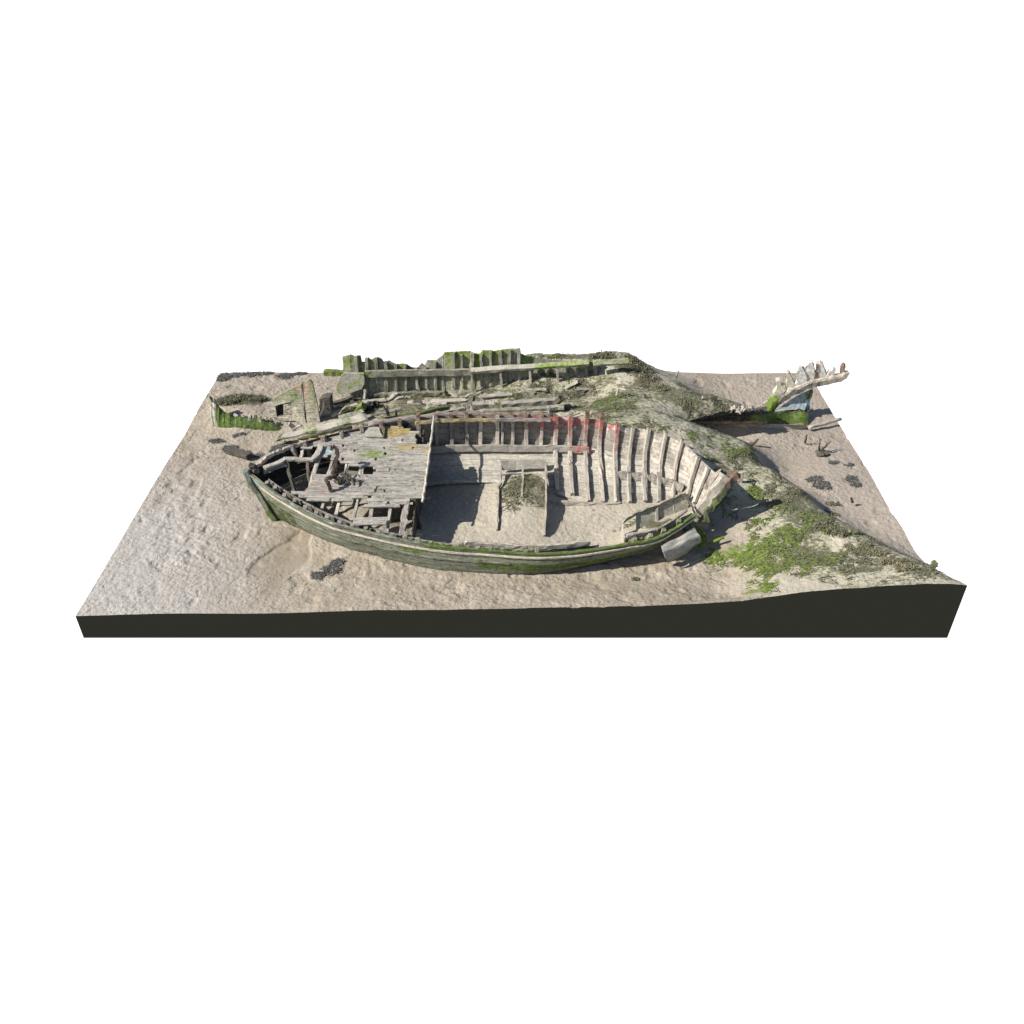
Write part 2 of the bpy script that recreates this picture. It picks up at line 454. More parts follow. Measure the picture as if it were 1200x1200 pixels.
def tps_fit(pts, reg=1e-4):
    P = np.array(pts, float); n = len(P)
    d2 = ((P[:, None, :2] - P[None, :, :2]) ** 2).sum(-1)
    K = 0.5 * d2 * np.log(d2 + 1e-9) + reg * np.eye(n)
    Q = np.c_[np.ones(n), P[:, :2]]
    A = np.zeros((n + 3, n + 3)); A[:n, :n] = K; A[:n, n:] = Q; A[n:, :n] = Q.T
    w = np.linalg.solve(A, np.r_[P[:, 2], 0, 0, 0])
    def ev(x, y):
        shp = x.shape; x = x.ravel(); y = y.ravel(); out = np.empty(len(x))
        for s in range(0, len(x), 20000):
            xx, yy = x[s:s + 20000], y[s:s + 20000]
            d = (xx[:, None] - P[None, :, 0]) ** 2 + (yy[:, None] - P[None, :, 1]) ** 2
            out[s:s + 20000] = (0.5 * d * np.log(d + 1e-9)) @ w[:n] + w[n] + w[n + 1] * xx + w[n + 2] * yy
        return out.reshape(shp)
    return ev

NX, NY = 721, 445
gx, gy = np.meshgrid(np.linspace(X0, X1, NX), np.linspace(Y0, Y1, NY))
z_out = tps_fit(CTRL)(gx, gy)
z_in = tps_fit(INNER)(gx, gy)
us = np.linspace(0, 1, 90)
near_l = np.array([max((surf(NEAR, u, t) for t in (0.0, 0.33, 0.66)), key=lambda q: q.y) for u in us]); far_l = np.array([surf(FAR, u, 0.02) for u in us])
yn = np.interp(gx, near_l[:, 0], near_l[:, 1] + 0.20); yf = np.interp(gx, far_l[:, 0], far_l[:, 1] - 0.12)
ins = sstep(-0.08, 0.08, np.minimum(gy - yn, yf - gy)) * sstep(-9.9, -9.6, gx) * (1 - sstep(7.1, 7.35, gx))
ins = np.clip(ins, 0, 1)
gz = z_out * (1 - ins) + z_in * ins

def blob_mask(blobs, wob=0.75):
    m = np.zeros_like(gx)
    wx = fbm(gx, gy, 1.1, 3, 5) * 2 * wob; wy = fbm(gx, gy, 1.1, 3, 9) * 2 * wob
    for (px, py, z, rx, ry, s) in blobs:
        p = at(px, py, z)
        d = np.sqrt(((gx + wx - p.x) / rx) ** 2 + ((gy + wy - p.y) / ry) ** 2)
        m = np.maximum(m, s * (1 - sstep(0.25, 1.2, d)))
    return m
WEED = [(612, 578, 0.65, 1.05, 1.4, 0.62), (930, 660, 0.6, 2.6, 1.6, 0.5), (1020, 665, 1.1, 2.4, 0.9, 0.55), (960, 655, 0.85, 1.3, 0.8, 0.85), (1010, 672, 1.0, 1.4, 0.5, 0.75), (895, 640, 0.5, 0.9, 0.9, 0.4), (1010, 645, 1.1, 1.6, 0.4, 0.7), (1060, 663, 1.15, 1.2, 0.4, 0.8), (960, 612, 1.0, 1.0, 0.7, 0.55),
        (740, 450, 1.8, 2.4, 1.6, 0.62), (700, 440, 1.7, 1.2, 0.6, 0.6), (800, 472, 1.1, 1.6, 1.2, 0.72), (745, 425, 1.8, 1.3, 1.0, 0.9), (760, 450, 1.5, 1.2, 1.0, 0.75), (690, 418, 1.75, 2.5, 0.7, 0.8), (620, 418, 1.75, 1.2, 0.6, 0.6),
        (470, 457, 0.5, 3.2, 0.5, 0.9), (545, 464, 0.6, 1.5, 0.5, 0.7), (430, 470, 0.45, 1.6, 0.6, 0.6), (640, 452, 0.9, 2.2, 0.4, 0.6), (685, 455, 1.0, 0.8, 0.6, 0.75), (400, 478, 0.4, 1.2, 0.5, 0.5), (500, 478, 0.7, 1.6, 0.5, 0.45),
        (626, 575, 0.68, 0.55, 0.9, 0.5), (600, 600, 0.5, 0.8, 0.5, 0.5), (768, 610, 0.95, 1.3, 0.65, 1.0), (850, 668, 0.2, 0.9, 0.6, 0.5), (720, 622, 0.5, 0.5, 0.3, 0.5), (820, 655, 0.15, 0.6, 0.3, 0.4),
        (780, 505, 1.8, 2.0, 0.8, 0.35), (840, 520, 1.2, 1.2, 1.0, 0.5), (885, 545, 0.95, 0.7, 1.2, 0.6), (905, 575, 0.95, 0.7, 1.0, 0.6), (280, 470, 0.25, 1.2, 0.6, 0.85), (650, 500, 1.3, 1.0, 0.6, 0.25), (720, 480, 1.6, 2, 0.8, 0.45)]
GREEN = [(915, 650, 0.6, 2.8, 2.1, 0.56), (965, 622, 0.9, 2.4, 1.3, 0.50), (845, 530, 1.2, 2.0, 1.2, 0.46), (720, 470, 1.5, 3.0, 1.8, 0.36), (930, 605, 0.8, 1.3, 0.8, 0.55), (925, 632, 0.7, 1.5, 1.1, 0.72), (884, 690, 0.3, 1.1, 0.5, 1.0), (900, 608, 0.75, 1.0, 0.5, 0.55), (845, 645, 0.25, 0.75, 0.5, 0.95), (830, 655, 0.2, 0.5, 0.4, 0.7), (882, 578, 0.95, 0.6, 0.45, 0.85), (832, 525, 1.3, 0.9, 0.5, 0.6), (862, 533, 1.0, 0.8, 0.6, 0.5), (790, 508, 1.8, 1.2, 0.5, 0.4),
         (965, 645, 0.9, 0.9, 0.9, 0.5), (1000, 610, 1.0, 0.9, 0.5, 0.55), (700, 495, 1.9, 1.0, 0.4, 0.35), (590, 465, 0.9, 0.6, 0.4, 0.4), (660, 450, 0.95, 1.2, 0.4, 0.4), (625, 560, 0.7, 0.35, 0.4, 0.5), (275, 470, 0.25, 0.9, 0.5, 0.4), (640, 420, 1.7, 1.2, 0.5, 0.6)]
WET_DARK = [(332, 650, 0, 0.95, 1.35, 1.0), (320, 690, 0, 0.5, 1.0, 0.6), (345, 625, 0, 0.7, 0.6, 0.9), (545, 570, 0.25, 1.0, 2.0, 0.5), (890, 555, 0, 0.6, 0.5, 0.3), (720, 690, 0, 3.5, 0.5, 0.45), (930, 540, 0, 0.9, 0.6, 0.6), (880, 600, 0.6, 1.0, 0.8, 0.4), (330, 572, 0.1, 1.2, 1.6, 2.0), (380, 560, 0.1, 1.6, 2.2, 2.0), (350, 595, 0.0, 1.0, 0.5, 1.6), (450, 565, 0.1, 1.6, 2.4, 1.9), (462, 612, 0.3, 0.5, 0.4, 1.7)]
weed = blob_mask(WEED); bankm = np.maximum(sstep(0.3, 0.85, z_out) * sstep(-9, -6, gx), sstep(-8.6, -7.2, gx) * (1 - sstep(3, 5, gx)) * sstep(10.6, 11.6, gy) * (1 - sstep(15.0, 15.4, gy))) * (1 - ins)
weed = np.maximum(weed, bankm * (0.46 + 0.75 * fbm(gx, gy, 1.3, 3, 13))); green = blob_mask(GREEN); sc = at(333, 652, 0)
_w = (0.28 + 0.75 * sstep(0, 1, (sc.y + 1.9 - gy) / 2.4)) * (1 - 0.45 * sstep(0.3, 1.7, sc.y - gy))
_e = np.abs(gx - sc.x + 0.30 * (sc.y + 0.4 - gy) - 0.12 + 0.5 * fbm(gx, gy, 0.9, 3, 3)) / _w
scour = (1 - sstep(0.82, 1.08, _e)) * sstep(-1.6, -0.5, gy - sc.y) * (1 - sstep(1.6, 2.0, gy - sc.y))
wet_dark = np.maximum(blob_mask([b for b in WET_DARK if b[5] <= 1], 0.15), blob_mask([b for b in WET_DARK if b[5] > 1], 0.15) * ins * (1 - sstep(-4.0, -3.8, gx)))
rightside = sstep(9.0, 11.5, gx - (0.9 * (10 - gy)) * (gy < 10) * 0.35)
flat = 1 - np.clip(weed * 1.1 + ins * 0.4 + sstep(0.25, 0.7, gz), 0, 1)
wet_dark = np.maximum(wet_dark, scour * 0.85)
# trodden lumpy mud, rough weed banks
EDGE = sstep(0.0, 0.35, np.minimum(np.minimum(gx - X0, X1 - gx), np.minimum(gy - Y0, Y1 - gy))) * 0.75 + 0.25
lump = fbm(gx, gy, 0.42, 3, 21); lump2 = fbm(gx, gy, 0.15, 2, 31)
rip = fbm(gx * 0.9 + gy * 0.35, gy * 1.9 - gx * 0.5, 0.36, 3, 77)
lumpm = sstep(-0.25, 0.35, fbm(gx, gy, 3.0, 2, 41)) * 0.7 + 0.3
gz = gz + EDGE * flat * (1 - np.clip(wet_dark, 0, 1) * 0.85) * lumpm * (0.05 * sstep(-0.05, 0.28, lump) * (1 - rightside) + 0.06 * rip * rightside + 0.05 * lump2 * (0.5 + 1.2 * sstep(-0.2, 0.25, fbm(gx, gy, 2.2, 2, 17))))
gz = gz - flat * 0.05 * sstep(0.16, 0.3, fbm(gx, gy, 0.7, 2, 53))
rough = np.clip(weed + green * 0.8 + sstep(0.5, 1.2, z_out) * (1 - ins) * 0.5, 0, 1.1) * (1 - 0.6 * ins)
gz = gz + (0.35 + 0.65 * EDGE) * rough * (0.14 * fbm(gx, gy, 0.6, 4, 61, 0.6) + 0.05 * np.abs(fbm(gx, gy, 0.22, 2, 63)))
gz = gz + ins * 0.035 * fbm(gx, gy, 0.3, 3, 71, 0.6)
gz = gz - 0.04 * scour
gz = gz + 0.02 * fbm(gx, gy, 1.6, 2, 81)

def H(x, y):
    fx = (x - X0) / (X1 - X0) * (NX - 1); fy = (y - Y0) / (Y1 - Y0) * (NY - 1)
    ix = int(min(max(fx, 0), NX - 2)); iy = int(min(max(fy, 0), NY - 2))
    a, b = min(max(fx - ix, 0), 1), min(max(fy - iy, 0), 1)
    return float((gz[iy, ix] * (1 - a) + gz[iy, ix + 1] * a) * (1 - b) + (gz[iy + 1, ix] * (1 - a) + gz[iy + 1, ix + 1] * a) * b)

def on_ground(px, py):
    """surveyed point dropped on the ground"""
    z = 0.3
    for _ in range(25):
        p = at(px, py, z); z = 0.5 * z + 0.5 * H(p.x, p.y)
    return at(px, py, z)

def mud_material():
    m = NT('mud_and_weed')
    pos = m.geo()
    wd = m.attr('weed').outputs['Fac']; gr = m.attr('green').outputs['Fac']; wt = m.attr('wet_dark').outputs['Fac']
    zone = m.attr('zone').outputs['Vector']   # x: grey film, y: brown sand, z: dry silt
    sp = m.n("ShaderNodeSeparateXYZ"); m.l(zone, sp.inputs[0])
    n1 = m.noise(pos, 1.3, 5, 0.6); n2 = m.noise(pos, 6.5, 5, 0.7); n3 = m.noise(pos, 22, 4, 0.7)
    st = m.n("ShaderNodeMapping"); st.inputs['Rotation'].default_value = (0, 0, 0.9); st.inputs['Scale'].default_value = (1.0, 2.8, 1.0)
    m.l(pos, st.inputs[0])
    streak = m.noise(st.outputs[0], 4.2, 5, 0.7, 0.6)
    c = m.mix(m.mapr(n1, 0.3, 0.7), (0.29, 0.243, 0.184), (0.375, 0.33, 0.268))
    c = m.mix(sp.outputs['X'], c, (0.415, 0.40, 0.385))
    c = m.mix(m.math('MULTIPLY', sp.outputs['Y'], 0.75), c, (0.312, 0.272, 0.232))
    c = m.mix(sp.outputs['Z'], c, (0.425, 0.39, 0.315))
    c = m.mix(m.math('MULTIPLY', m.mapr(n2, 0.44, 0.68), 0.30), c, (0.19, 0.155, 0.118))
    c = m.mix(m.math('MULTIPLY', m.mapr(n3, 0.52, 0.75), 0.22), c, (0.55, 0.51, 0.45))
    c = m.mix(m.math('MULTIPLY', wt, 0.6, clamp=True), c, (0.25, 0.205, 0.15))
    c = m.mix(m.mapr(wt, 1.05, 1.8), c, (0.085, 0.072, 0.055))  # values above one turn the fore hold floor dark
    crust = m.mapr(m.math('ADD', m.math('ADD', m.math('MULTIPLY', n1, 0.4), m.math('MULTIPLY', n2, 0.6)), m.math('MULTIPLY', wd, 0.5)), 0.62, 0.82)
    c = m.mix(m.math('MULTIPLY', crust, 0.8), c, (0.315, 0.322, 0.195))
    # weed: olive and grey-green wrack in strands
    wn = m.math('ADD', m.math('MULTIPLY', streak, 0.6), m.math('MULTIPLY', n2, 0.4))
    wm = m.mapr(m.math('ADD', wn, m.math('MULTIPLY', wd, 0.55)), 0.735, 0.90)
    wc = m.mix(m.mapr(n3, 0.3, 0.7), (0.065, 0.066, 0.040), (0.20, 0.19, 0.125))
    wc = m.mix(m.mapr(n1, 0.52, 0.7), wc, (0.13, 0.105, 0.06))
    c = m.mix(wm, c, wc)
    gm = m.mapr(m.math('ADD', m.math('ADD', m.math('MULTIPLY', m.noise(st.outputs[0], 5.5, 5, 0.7, 0.8), 0.6), m.math('MULTIPLY', n2, 0.4)), m.math('MULTIPLY', gr, 0.50)), 0.79, 1.02)
    gc = m.mix(m.mapr(n3, 0.3, 0.72), (0.085, 0.125, 0.03), (0.21, 0.25, 0.08))
    c = m.mix(gm, c, gc)
    m.l(c, m.b.inputs['Base Color'])
    m.l(m.mapr(wt, 0, 1, 0.68, 0.48), m.b.inputs['Roughness'])
    m.b.inputs['Specular IOR Level'].default_value = 0.3
    v = m.voro(m.vadd(pos, m.vmul(pos, (0, 0.0, 0))), 7.5, 'SMOOTH_F1')
    pit = m.mapr(m.noise(pos, 6.0, 1.0, 0.4, 0.4), 0.38, 0.60)
    h = m.math('ADD', m.math('MULTIPLY', n2, 0.6), m.math('MULTIPLY', n3, 0.22))
    pz = m.math('MULTIPLY', m.mapr(m.noise(pos, 0.55, 3, 0.6), 0.35, 0.68, 0.25, 1.0), m.math('SUBTRACT', 1.0, m.math('MULTIPLY', sp.outputs['Z'], 0.7)))
    pit2 = m.mapr(m.voro(pos, 3.1, 'SMOOTH_F1'), 0.05, 0.34)
    h = m.math('ADD', h, m.math('MULTIPLY', m.math('MULTIPLY', pit, pz), 0.30))
    h = m.math('ADD', h, m.math('MULTIPLY', m.math('MULTIPLY', pit2, pz), 0.30))
    h = m.math('ADD', h, m.math('MULTIPLY', v, 0.5))
    h = m.math('ADD', h, m.math('MULTIPLY', m.math('MULTIPLY', streak, wm), 1.3))
    h = m.math('MULTIPLY', h, m.mapr(wt, 0, 1, 1.0, 0.35))
    m.l(m.bump(h, 0.9, 0.06), m.b.inputs['Normal'])
    return m.m
M['mud'] = mud_material()
m_ = NT('dark_block_side')
m_.b.inputs['Base Color'].default_value = (0.0225, 0.023, 0.0175, 1); m_.b.inputs['Roughness'].default_value = 1.0
m_.b.inputs['Specular IOR Level'].default_value = 0.0
M['block'] = m_.m

def make_ground():
    me = bpy.data.meshes.new('ground')
    V = np.c_[gx.ravel(), gy.ravel(), gz.ravel()].astype(np.float32)
    idx = np.arange(NX * NY).reshape(NY, NX)
    F = np.stack([idx[:-1, :-1], idx[:-1, 1:], idx[1:, 1:], idx[1:, :-1]], -1).reshape(-1, 4)
    me.vertices.add(len(V)); me.vertices.foreach_set('co', V.ravel())
    me.loops.add(F.size); me.loops.foreach_set('vertex_index', F.ravel().astype(np.int32))
    me.polygons.add(len(F)); me.polygons.foreach_set('loop_start', np.arange(0, F.size, 4, dtype=np.int32))
    me.polygons.foreach_set('loop_total', np.full(len(F), 4, dtype=np.int32))
    me.polygons.foreach_set('use_smooth', np.ones(len(F), dtype=bool))
    grey = np.clip(sstep(-6.5, -13, gx + 0.25 * gy + 1.2 * fbm(gx, gy, 2.5, 3, 91)), 0, 1) * (1 - sstep(4, 12, gy)) * 0.68
    brown = np.clip(rightside * (1 - sstep(0.5, 0.9, z_out)) + 0.6 * sstep(13, 18, gy) * (gx < 0), 0, 1)
    silt = np.clip(ins * 0.65 + sstep(0.35, 0.9, z_out) * (1 - ins) * 0.85, 0, 1)
    zone = np.stack([grey, brown, silt], -1).reshape(-1, 3)
    for nm, ar in (('weed', weed), ('green', green), ('wet_dark', wet_dark)):
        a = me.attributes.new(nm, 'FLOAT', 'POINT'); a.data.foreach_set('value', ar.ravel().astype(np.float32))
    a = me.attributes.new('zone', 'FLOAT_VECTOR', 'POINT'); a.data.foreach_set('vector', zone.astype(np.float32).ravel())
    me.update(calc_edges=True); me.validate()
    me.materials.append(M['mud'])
    o = bpy.data.objects.new('ground', me); COL.objects.link(o); o['kind'] = 'structure'
    # the cut sides and underside of the block of ground
    ring = [(i, 0) for i in range(NX)] + [(NX - 1, j) for j in range(1, NY)] + [(i, NY - 1) for i in range(NX - 2, -1, -1)] + [(0, j) for j in range(NY - 2, 0, -1)]
    vv = []; ff = []
    n = len(ring)
    for (i, j) in ring: vv.append((gx[j, i], gy[j, i], gz[j, i] - 0.012))
    for (i, j) in ring: vv.append((gx[j, i], gy[j, i], ZB))
    for k in range(n):
        q = (k + 1) % n; ff.append((k, n + k, n + q, q))
    ff.append(tuple(range(2 * n - 1, n - 1, -1)))
    mb = bpy.data.meshes.new('ground_block'); mb.from_pydata(vv, [], ff); mb.materials.append(M['block'])
    o2 = bpy.data.objects.new('ground_block', mb); COL.objects.link(o2); o2['kind'] = 'structure'
make_ground()

# ------------------------------------------------------------------ the fishing hulk
def pix(p):
    """where a point falls in the survey photograph (used to look up lines drawn on it)"""
    X, Y, Z = p[0] - CAM[0], p[1] - CAM[1], p[2] - CAM[2]
    F = Y * _C - Z * _S; U = Y * _S + Z * _C
    return 600 + FPX * X / F, 600 - FPX * U / F

def planking(mb, S, t0, t1, n, sgn, thick=0.07, nu=72, u0=0.0, u1=1.0, lap=0.012, gap=0.006, ragged=None):
    """a hull side built of n strakes, each a plank of its own thickness"""
    for k in range(n):
        a = t0 + (t1 - t0) * k / n; b = t0 + (t1 - t0) * (k + 1) / n - gap / 2
        cuts = [u0]
        while cuts[-1] < u1 - 1e-6:
            cuts.append(min(u1, cuts[-1] + mb.r.uniform(0.2, 0.34)))
        for c0, c1 in zip(cuts[:-1], cuts[1:]):
            off = mb.r.uniform(0, lap); m = max(2, int(nu * (c1 - c0)))
            tone = mb.r.uniform(0.82, 1.16)
            wob = mb.r.uniform(0, 50)
            def fn(u, v, c0=c0, c1=c1, a=a, b=b, off=off, wob=wob):
                uu = c0 + (c1 - c0) * u - (0.0008 if u == 1 else 0)
                tt = a + (b - a) * v
                if ragged and v == 0 and k == 0: tt += ragged(uu)
                return surf(S, uu, tt) + surf_n(S, uu, tt, sgn) * (off + 0.006 * math.sin(wob + uu * 90))
            def nr(u, v, c0=c0, c1=c1, a=a, b=b):
                return -surf_n(S, c0 + (c1 - c0) * u, a + (b - a) * v, sgn)
            mb.grid(fn, m, 3, thick, nr, tone)

SG_N = 1 if surf_n(NEAR, 0.5, 0.3, 1).y < 0 else -1      # outwards
SG_F = 1 if surf_n(FAR, 0.5, 0.2, 1).y < 0 else -1       # inwards

hulk = thing('fishing_hulk', 'large decaying wooden fishing boat lying open on the mud with half its foredeck left', 'boat wreck', (0, 5.5, 0))

def paint_near(p):
    px, py = pix(p)
    # green weed bands along the planks
    rx, ry = NEAR[:, 0, 0], NEAR[:, 0, 2]
    d = np.interp(p.x, rx, ry) - p.z
    w = 0.0; c = MOSS
    if p.x > -3.4: w = max(0.0, 0.85 - abs(d - 0.16) * 4.5)
    if -9.2 < p.x < -4.0:
        t = (p.x + 9.2) / 5.2
        w = max(w, 0.85 - abs(d - (0.70 - 0.12 * t)) * 7)
    if -4.6 < p.x < -2.6: w = max(w, 0.8 - abs(d - 0.3) * 3 - abs(p.x + 3.6) * 0.5)
    if -1.5 < p.x < 3.5: w = max(w, 0.68 - abs(d - 0.58) * 1.5)
    if p.x > 3.5: w = max(w, 0.72 - abs(d - 0.5) * 1.8)
    if p.x < -8.4 and d > 0.85: w = max(w, 0.55); c = (0.06, 0.085, 0.02)
    if w <= 0.05 and p.x < -4 and d < 0.12: return BLUE + (0.32,)
    if p.x < -9.7 and d < 0.35: return (0.30, 0.47, 0.52, 0.6)
    return c + (max(0.0, w),)

mb = MB(1, paint_near)
planking(mb, NEAR, 0.0, 1.0, 10, SG_N, 0.065, 84, ragged=lambda u: 0.0)
mb.build('hull_planking', 'hull_wood', hulk)

def paint_far(p):
    x = p.x
    top = np.interp(x, FAR[:, 0, 0], FAR[:, 0, 2]); d = top - p.z
    if 1.35 < x < 4.0 and d < 0.95:
        return (RED if math.sin(x * 9 + p.z * 4) > -0.75 else WHITE) + (max(0.0, 0.56 - d * 0.4),)
    if -0.2 < x <= 1.35 and d < 0.7: return RED + (0.50 - 0.3 * d,)
    if 3.6 < x < 4.4 and d < 0.16: return (0.62, 0.62, 0.62, 0.9)
    if x < -4.2: return (0.05, 0.045, 0.038, 0.75)
    if x > 4.4: return (0.50, 0.45, 0.38, 0.5 + 0.2 * math.sin(x * 5 + p.z * 3))
    if d > 1.15: return (0.52, 0.47, 0.40, 0.55)
    return (0, 0, 0, 0)
mb = MB(2, paint_far)
planking(mb, FAR, 0.0, 0.5, 7, SG_F, 0.07, 84)
mb.build('hull_planking', 'grey_wood', hulk)
mb = MB(3, lambda p: (0.47, 0.43, 0.365, 0.42 if p.x > -3 else 0.1))
planking(mb, FAR, 0.5, 1.0, 7, SG_F, 0.07, 84)
mb.build('ceiling_planking', 'silt_wood', hulk)

# inner ceiling strip and rib heads along the low side
def near_in(u, t, off):
    return surf(NEAR, u, t) - surf_n(NEAR, u, max(t, 0.02), SG_N) * off
mb = MB(4, lambda p: MOSS + (0.42 if p.x > -3 else 0.1,))
for (a, b, t0, t1) in [(0.04, 0.42, 0.06, 0.20), (0.40, 0.66, -0.10, 0.05), (0.41, 0.68, 0.10, 0.33), (0.05, 0.42, 0.21, 0.36), (0.85, 0.99, -0.04, 0.12)]:
    mb.grid(lambda u, v, a=a, b=b, t0=t0, t1=t1: near_in(a + (b - a) * u, t0 + (t1 - t0) * v + 0.006 * math.sin(u * 40), 0.33), 40, 2, 0.10,
            lambda u, v: (0, 1, 0.1), mb.r.uniform(0.8, 1.1))
mb.build('ceiling_planking', 'grey_wood', hulk)
mb = MB(401, lambda p: MOSS + (0.30,))
mb.beam([near_in(0.41 + 0.25 * i / 20, 0.0, 0.36) + Vector((0, 0, 0.10)) for i in range(21)], 0.09, 0.20, (0, 0, 1), jit=.012, step=.3, ends=.06)
mb.build('shelf_timber', 'pale_wood', hulk)
k = 0
rr = random.Random(8)
for px in [312, 322, 333, 345, 357, 370, 384, 398, 413, 428, 443, 459, 475, 490, 505, 519, 533, 547, 561, 575, 589, 603, 616, 629, 652, 745, 762, 778, 795]:
    # along the low rail
    lo, hi = 0.0, 1.0
    for _ in range(30):
        m_ = (lo + hi) / 2
        if pix(near_in(m_, 0, 0.16))[0] < px: lo = m_
        else: hi = m_
    u = lo
    if px in (652,): continue
    up = rr.uniform(0.0, 0.08) + (0.05 if px > 480 else 0) + (0.12 if px in (629, 475) else 0)
    pts = [near_in(u, 0.0, 0.165) + Vector((0, 0, up)), near_in(u, 0.3, 0.165), near_in(u, 0.62, 0.165)]
    mb = MB(40 + k, lambda p: (MOSS + (0.45,)) if p.x > -4 else (RUSTT + (0.25,)))
    mb.beam(pts, 0.15, 0.16, (0, 1, 0.2), jit=0.012)
    mb.build('rib', 'grey_wood' if px < 480 else 'moss_wood', hulk); k += 1

# rail strakes along the low side
mb = MB(5, lambda p: (MOSS + (0.58,)) if p.x > -3.4 else ((0.42, 0.46, 0.44, 0.3)))
N = 60
mb.beam([surf(NEAR, i / N, 0.0) - surf_n(NEAR, i / N, 0.0, SG_N) * 0.03 + Vector((0, 0, 0.012)) for i in range(N + 1)], 0.12, 0.05, (0, 0, 1), jit=0.005, step=0.5)
mb.build('rail', 'hull_wood', hulk)
mb = MB(6, lambda p: (CREAM + (0.35,)))
mb.beam([surf(NEAR, i / N, 0.115) + surf_n(NEAR, i / N, 0.115, SG_N) * 0.03 for i in range(2, N + 1)], 0.06, 0.07, (0, 0, 1), jit=0.004, step=0.5)
mb.build('rubbing_strake', 'pale_wood', hulk)
mb = MB(61, lambda p: (CREAM + (0.2,)))
mb.beam([surf(NEAR, i / N, 0.27) + surf_n(NEAR, i / N, 0.27, SG_N) * 0.025 for i in range(2, 30)], 0.05, 0.06, (0, 0, 1), jit=0.004, step=0.5)
mb.build('rubbing_strake', 'hull_wood', hulk)

# stem and stern posts
def paint_stem(p):
    if p.z > 1.75: return (0.30, 0.47, 0.52, 0.35)
    return MOSS + (0.5 if p.z < 0.7 else 0.15,)
mb = MB(7, paint_stem)
mb.beam([(-10.26, 5.88, 2.12), (-10.12, 5.82, 1.6), (-9.82, 5.74, 0.95), (-9.42, 5.60, 0.1), (-9.25, 5.56, -0.35)], 0.24, 0.30, (0, 1, 0), jit=0.015, cham=0.3)
stem = mb.build('stem_post', 'hull_wood', hulk)
mb = MB(71, lambda p: RUSTT + (0.3,))
mb.beam([(-10.05, 6.0, 1.9), (-9.98, 6.02, 2.28)], 0.22, 0.25, (0, 1, 0), jit=0.03, step=0.12, ends=0.05)
mb.lump((-9.9, 5.95, 2.05), 0.14, 0.12, 0.14, 0.3)
mb.build('stem_head', 'dark_wood', stem)
mb = MB(8, lambda p: (PINK + (0.28,)) if 1.5 < p.z < 2.1 else ((0.4, 0.39, 0.35, 0.2)))
mb.beam([(6.52, 4.32, 0.70), (6.78, 4.38, 1.1), (7.15, 4.55, 1.62), (7.50, 4.75, 2.12), (7.78, 4.92, 2.5)], 0.40, 0.34, (0.3, 1, 0.1), jit=0.03, step=0.15, cham=0.3)
spost = mb.build('stern_post', 'pale_wood', hulk)
mb = MB(81, lambda p: MOSS + (0.45,) if p.z < 2.2 else RUSTT + (0.5,))
mb.beam([(6.95, 4.18, 0.95), (7.35, 4.40, 1.55), (7.75, 4.68, 2.1), (8.02, 4.86, 2.42), (8.16, 4.98, 2.52)], 0.26, 0.30, (0.3, 1, 0.1), jit=0.035, step=0.14, cham=0.3, ends=0.08)
mb.lump((8.06, 4.98, 2.46), 0.24, 0.18, 0.16, 0.35)
mb.build('rudder_stock', 'dark_wood', hulk)
mb = MB(82, lambda p: PINK + (0.3,))
mb.slab([(7.30, 4.95, 1.75), (7.52, 5.0, 2.02), (7.60, 5.08, 2.62), (7.46, 5.1, 2.50), (7.28, 5.1, 2.30), (7.02, 5.0, 1.9)], (0.08, 0.14, 0.0), jit=0.03, step=0.12, grain='z')
mb.build('stern_timber', 'pale_wood', spost)
mb = MB(83, lambda p: BLACK + (0.4,))
mb.slab([(6.56, 4.2, 0.62), (6.9, 4.25, 1.1), (7.5, 4.6, 2.0), (7.95, 4.85, 2.4), (7.75, 4.95, 1.6), (7.2, 4.9, 0.9), (6.8, 4.7, 0.4)], (-0.02, 0.10, 0.0), jit=0.02)
mb.build('deadwood', 'dark_wood', hulk)

# ribs of the high side
def far_in(u, t, off): return surf(FAR, u, t) + surf_n(FAR, u, t, SG_F) * off
ribs = [(342, .0, .30), (357, 0, .4), (378, 0, .4), (400, 0, .4), (424, .02, .45), (447, .05, .45), (468, .06, .47), (490, .22, .5), (511, .16, .5), (529, .06, .5), (547, .14, .5), (563, .04, .5), (583, .05, .5), (601, .04, .5), (617, .07, .5), (635, .05, .5),
        (652, .03, .97), (669, .08, .95), (688, .34, 1.0), (706, .33, .97), (725, .10, .99), (742, .0, .95), (761, .10, .93), (781, .12, .98), (800, .14, 1.0), (820, .0, .9), (832, -.05, .8)]
def paint_rib(p):
    top = np.interp(p.x, FAR[:, 0, 0], FAR[:, 0, 2]); d = top - p.z
    if d < -0.06: return RUSTT + (0.6,)
    if 0.2 < p.x < 4.4 and d < 1.1: return RED + (0.62 - 0.32 * d,)
    if p.x < 0: return RUSTT + (0.2,)
    return (0, 0, 0, 0)
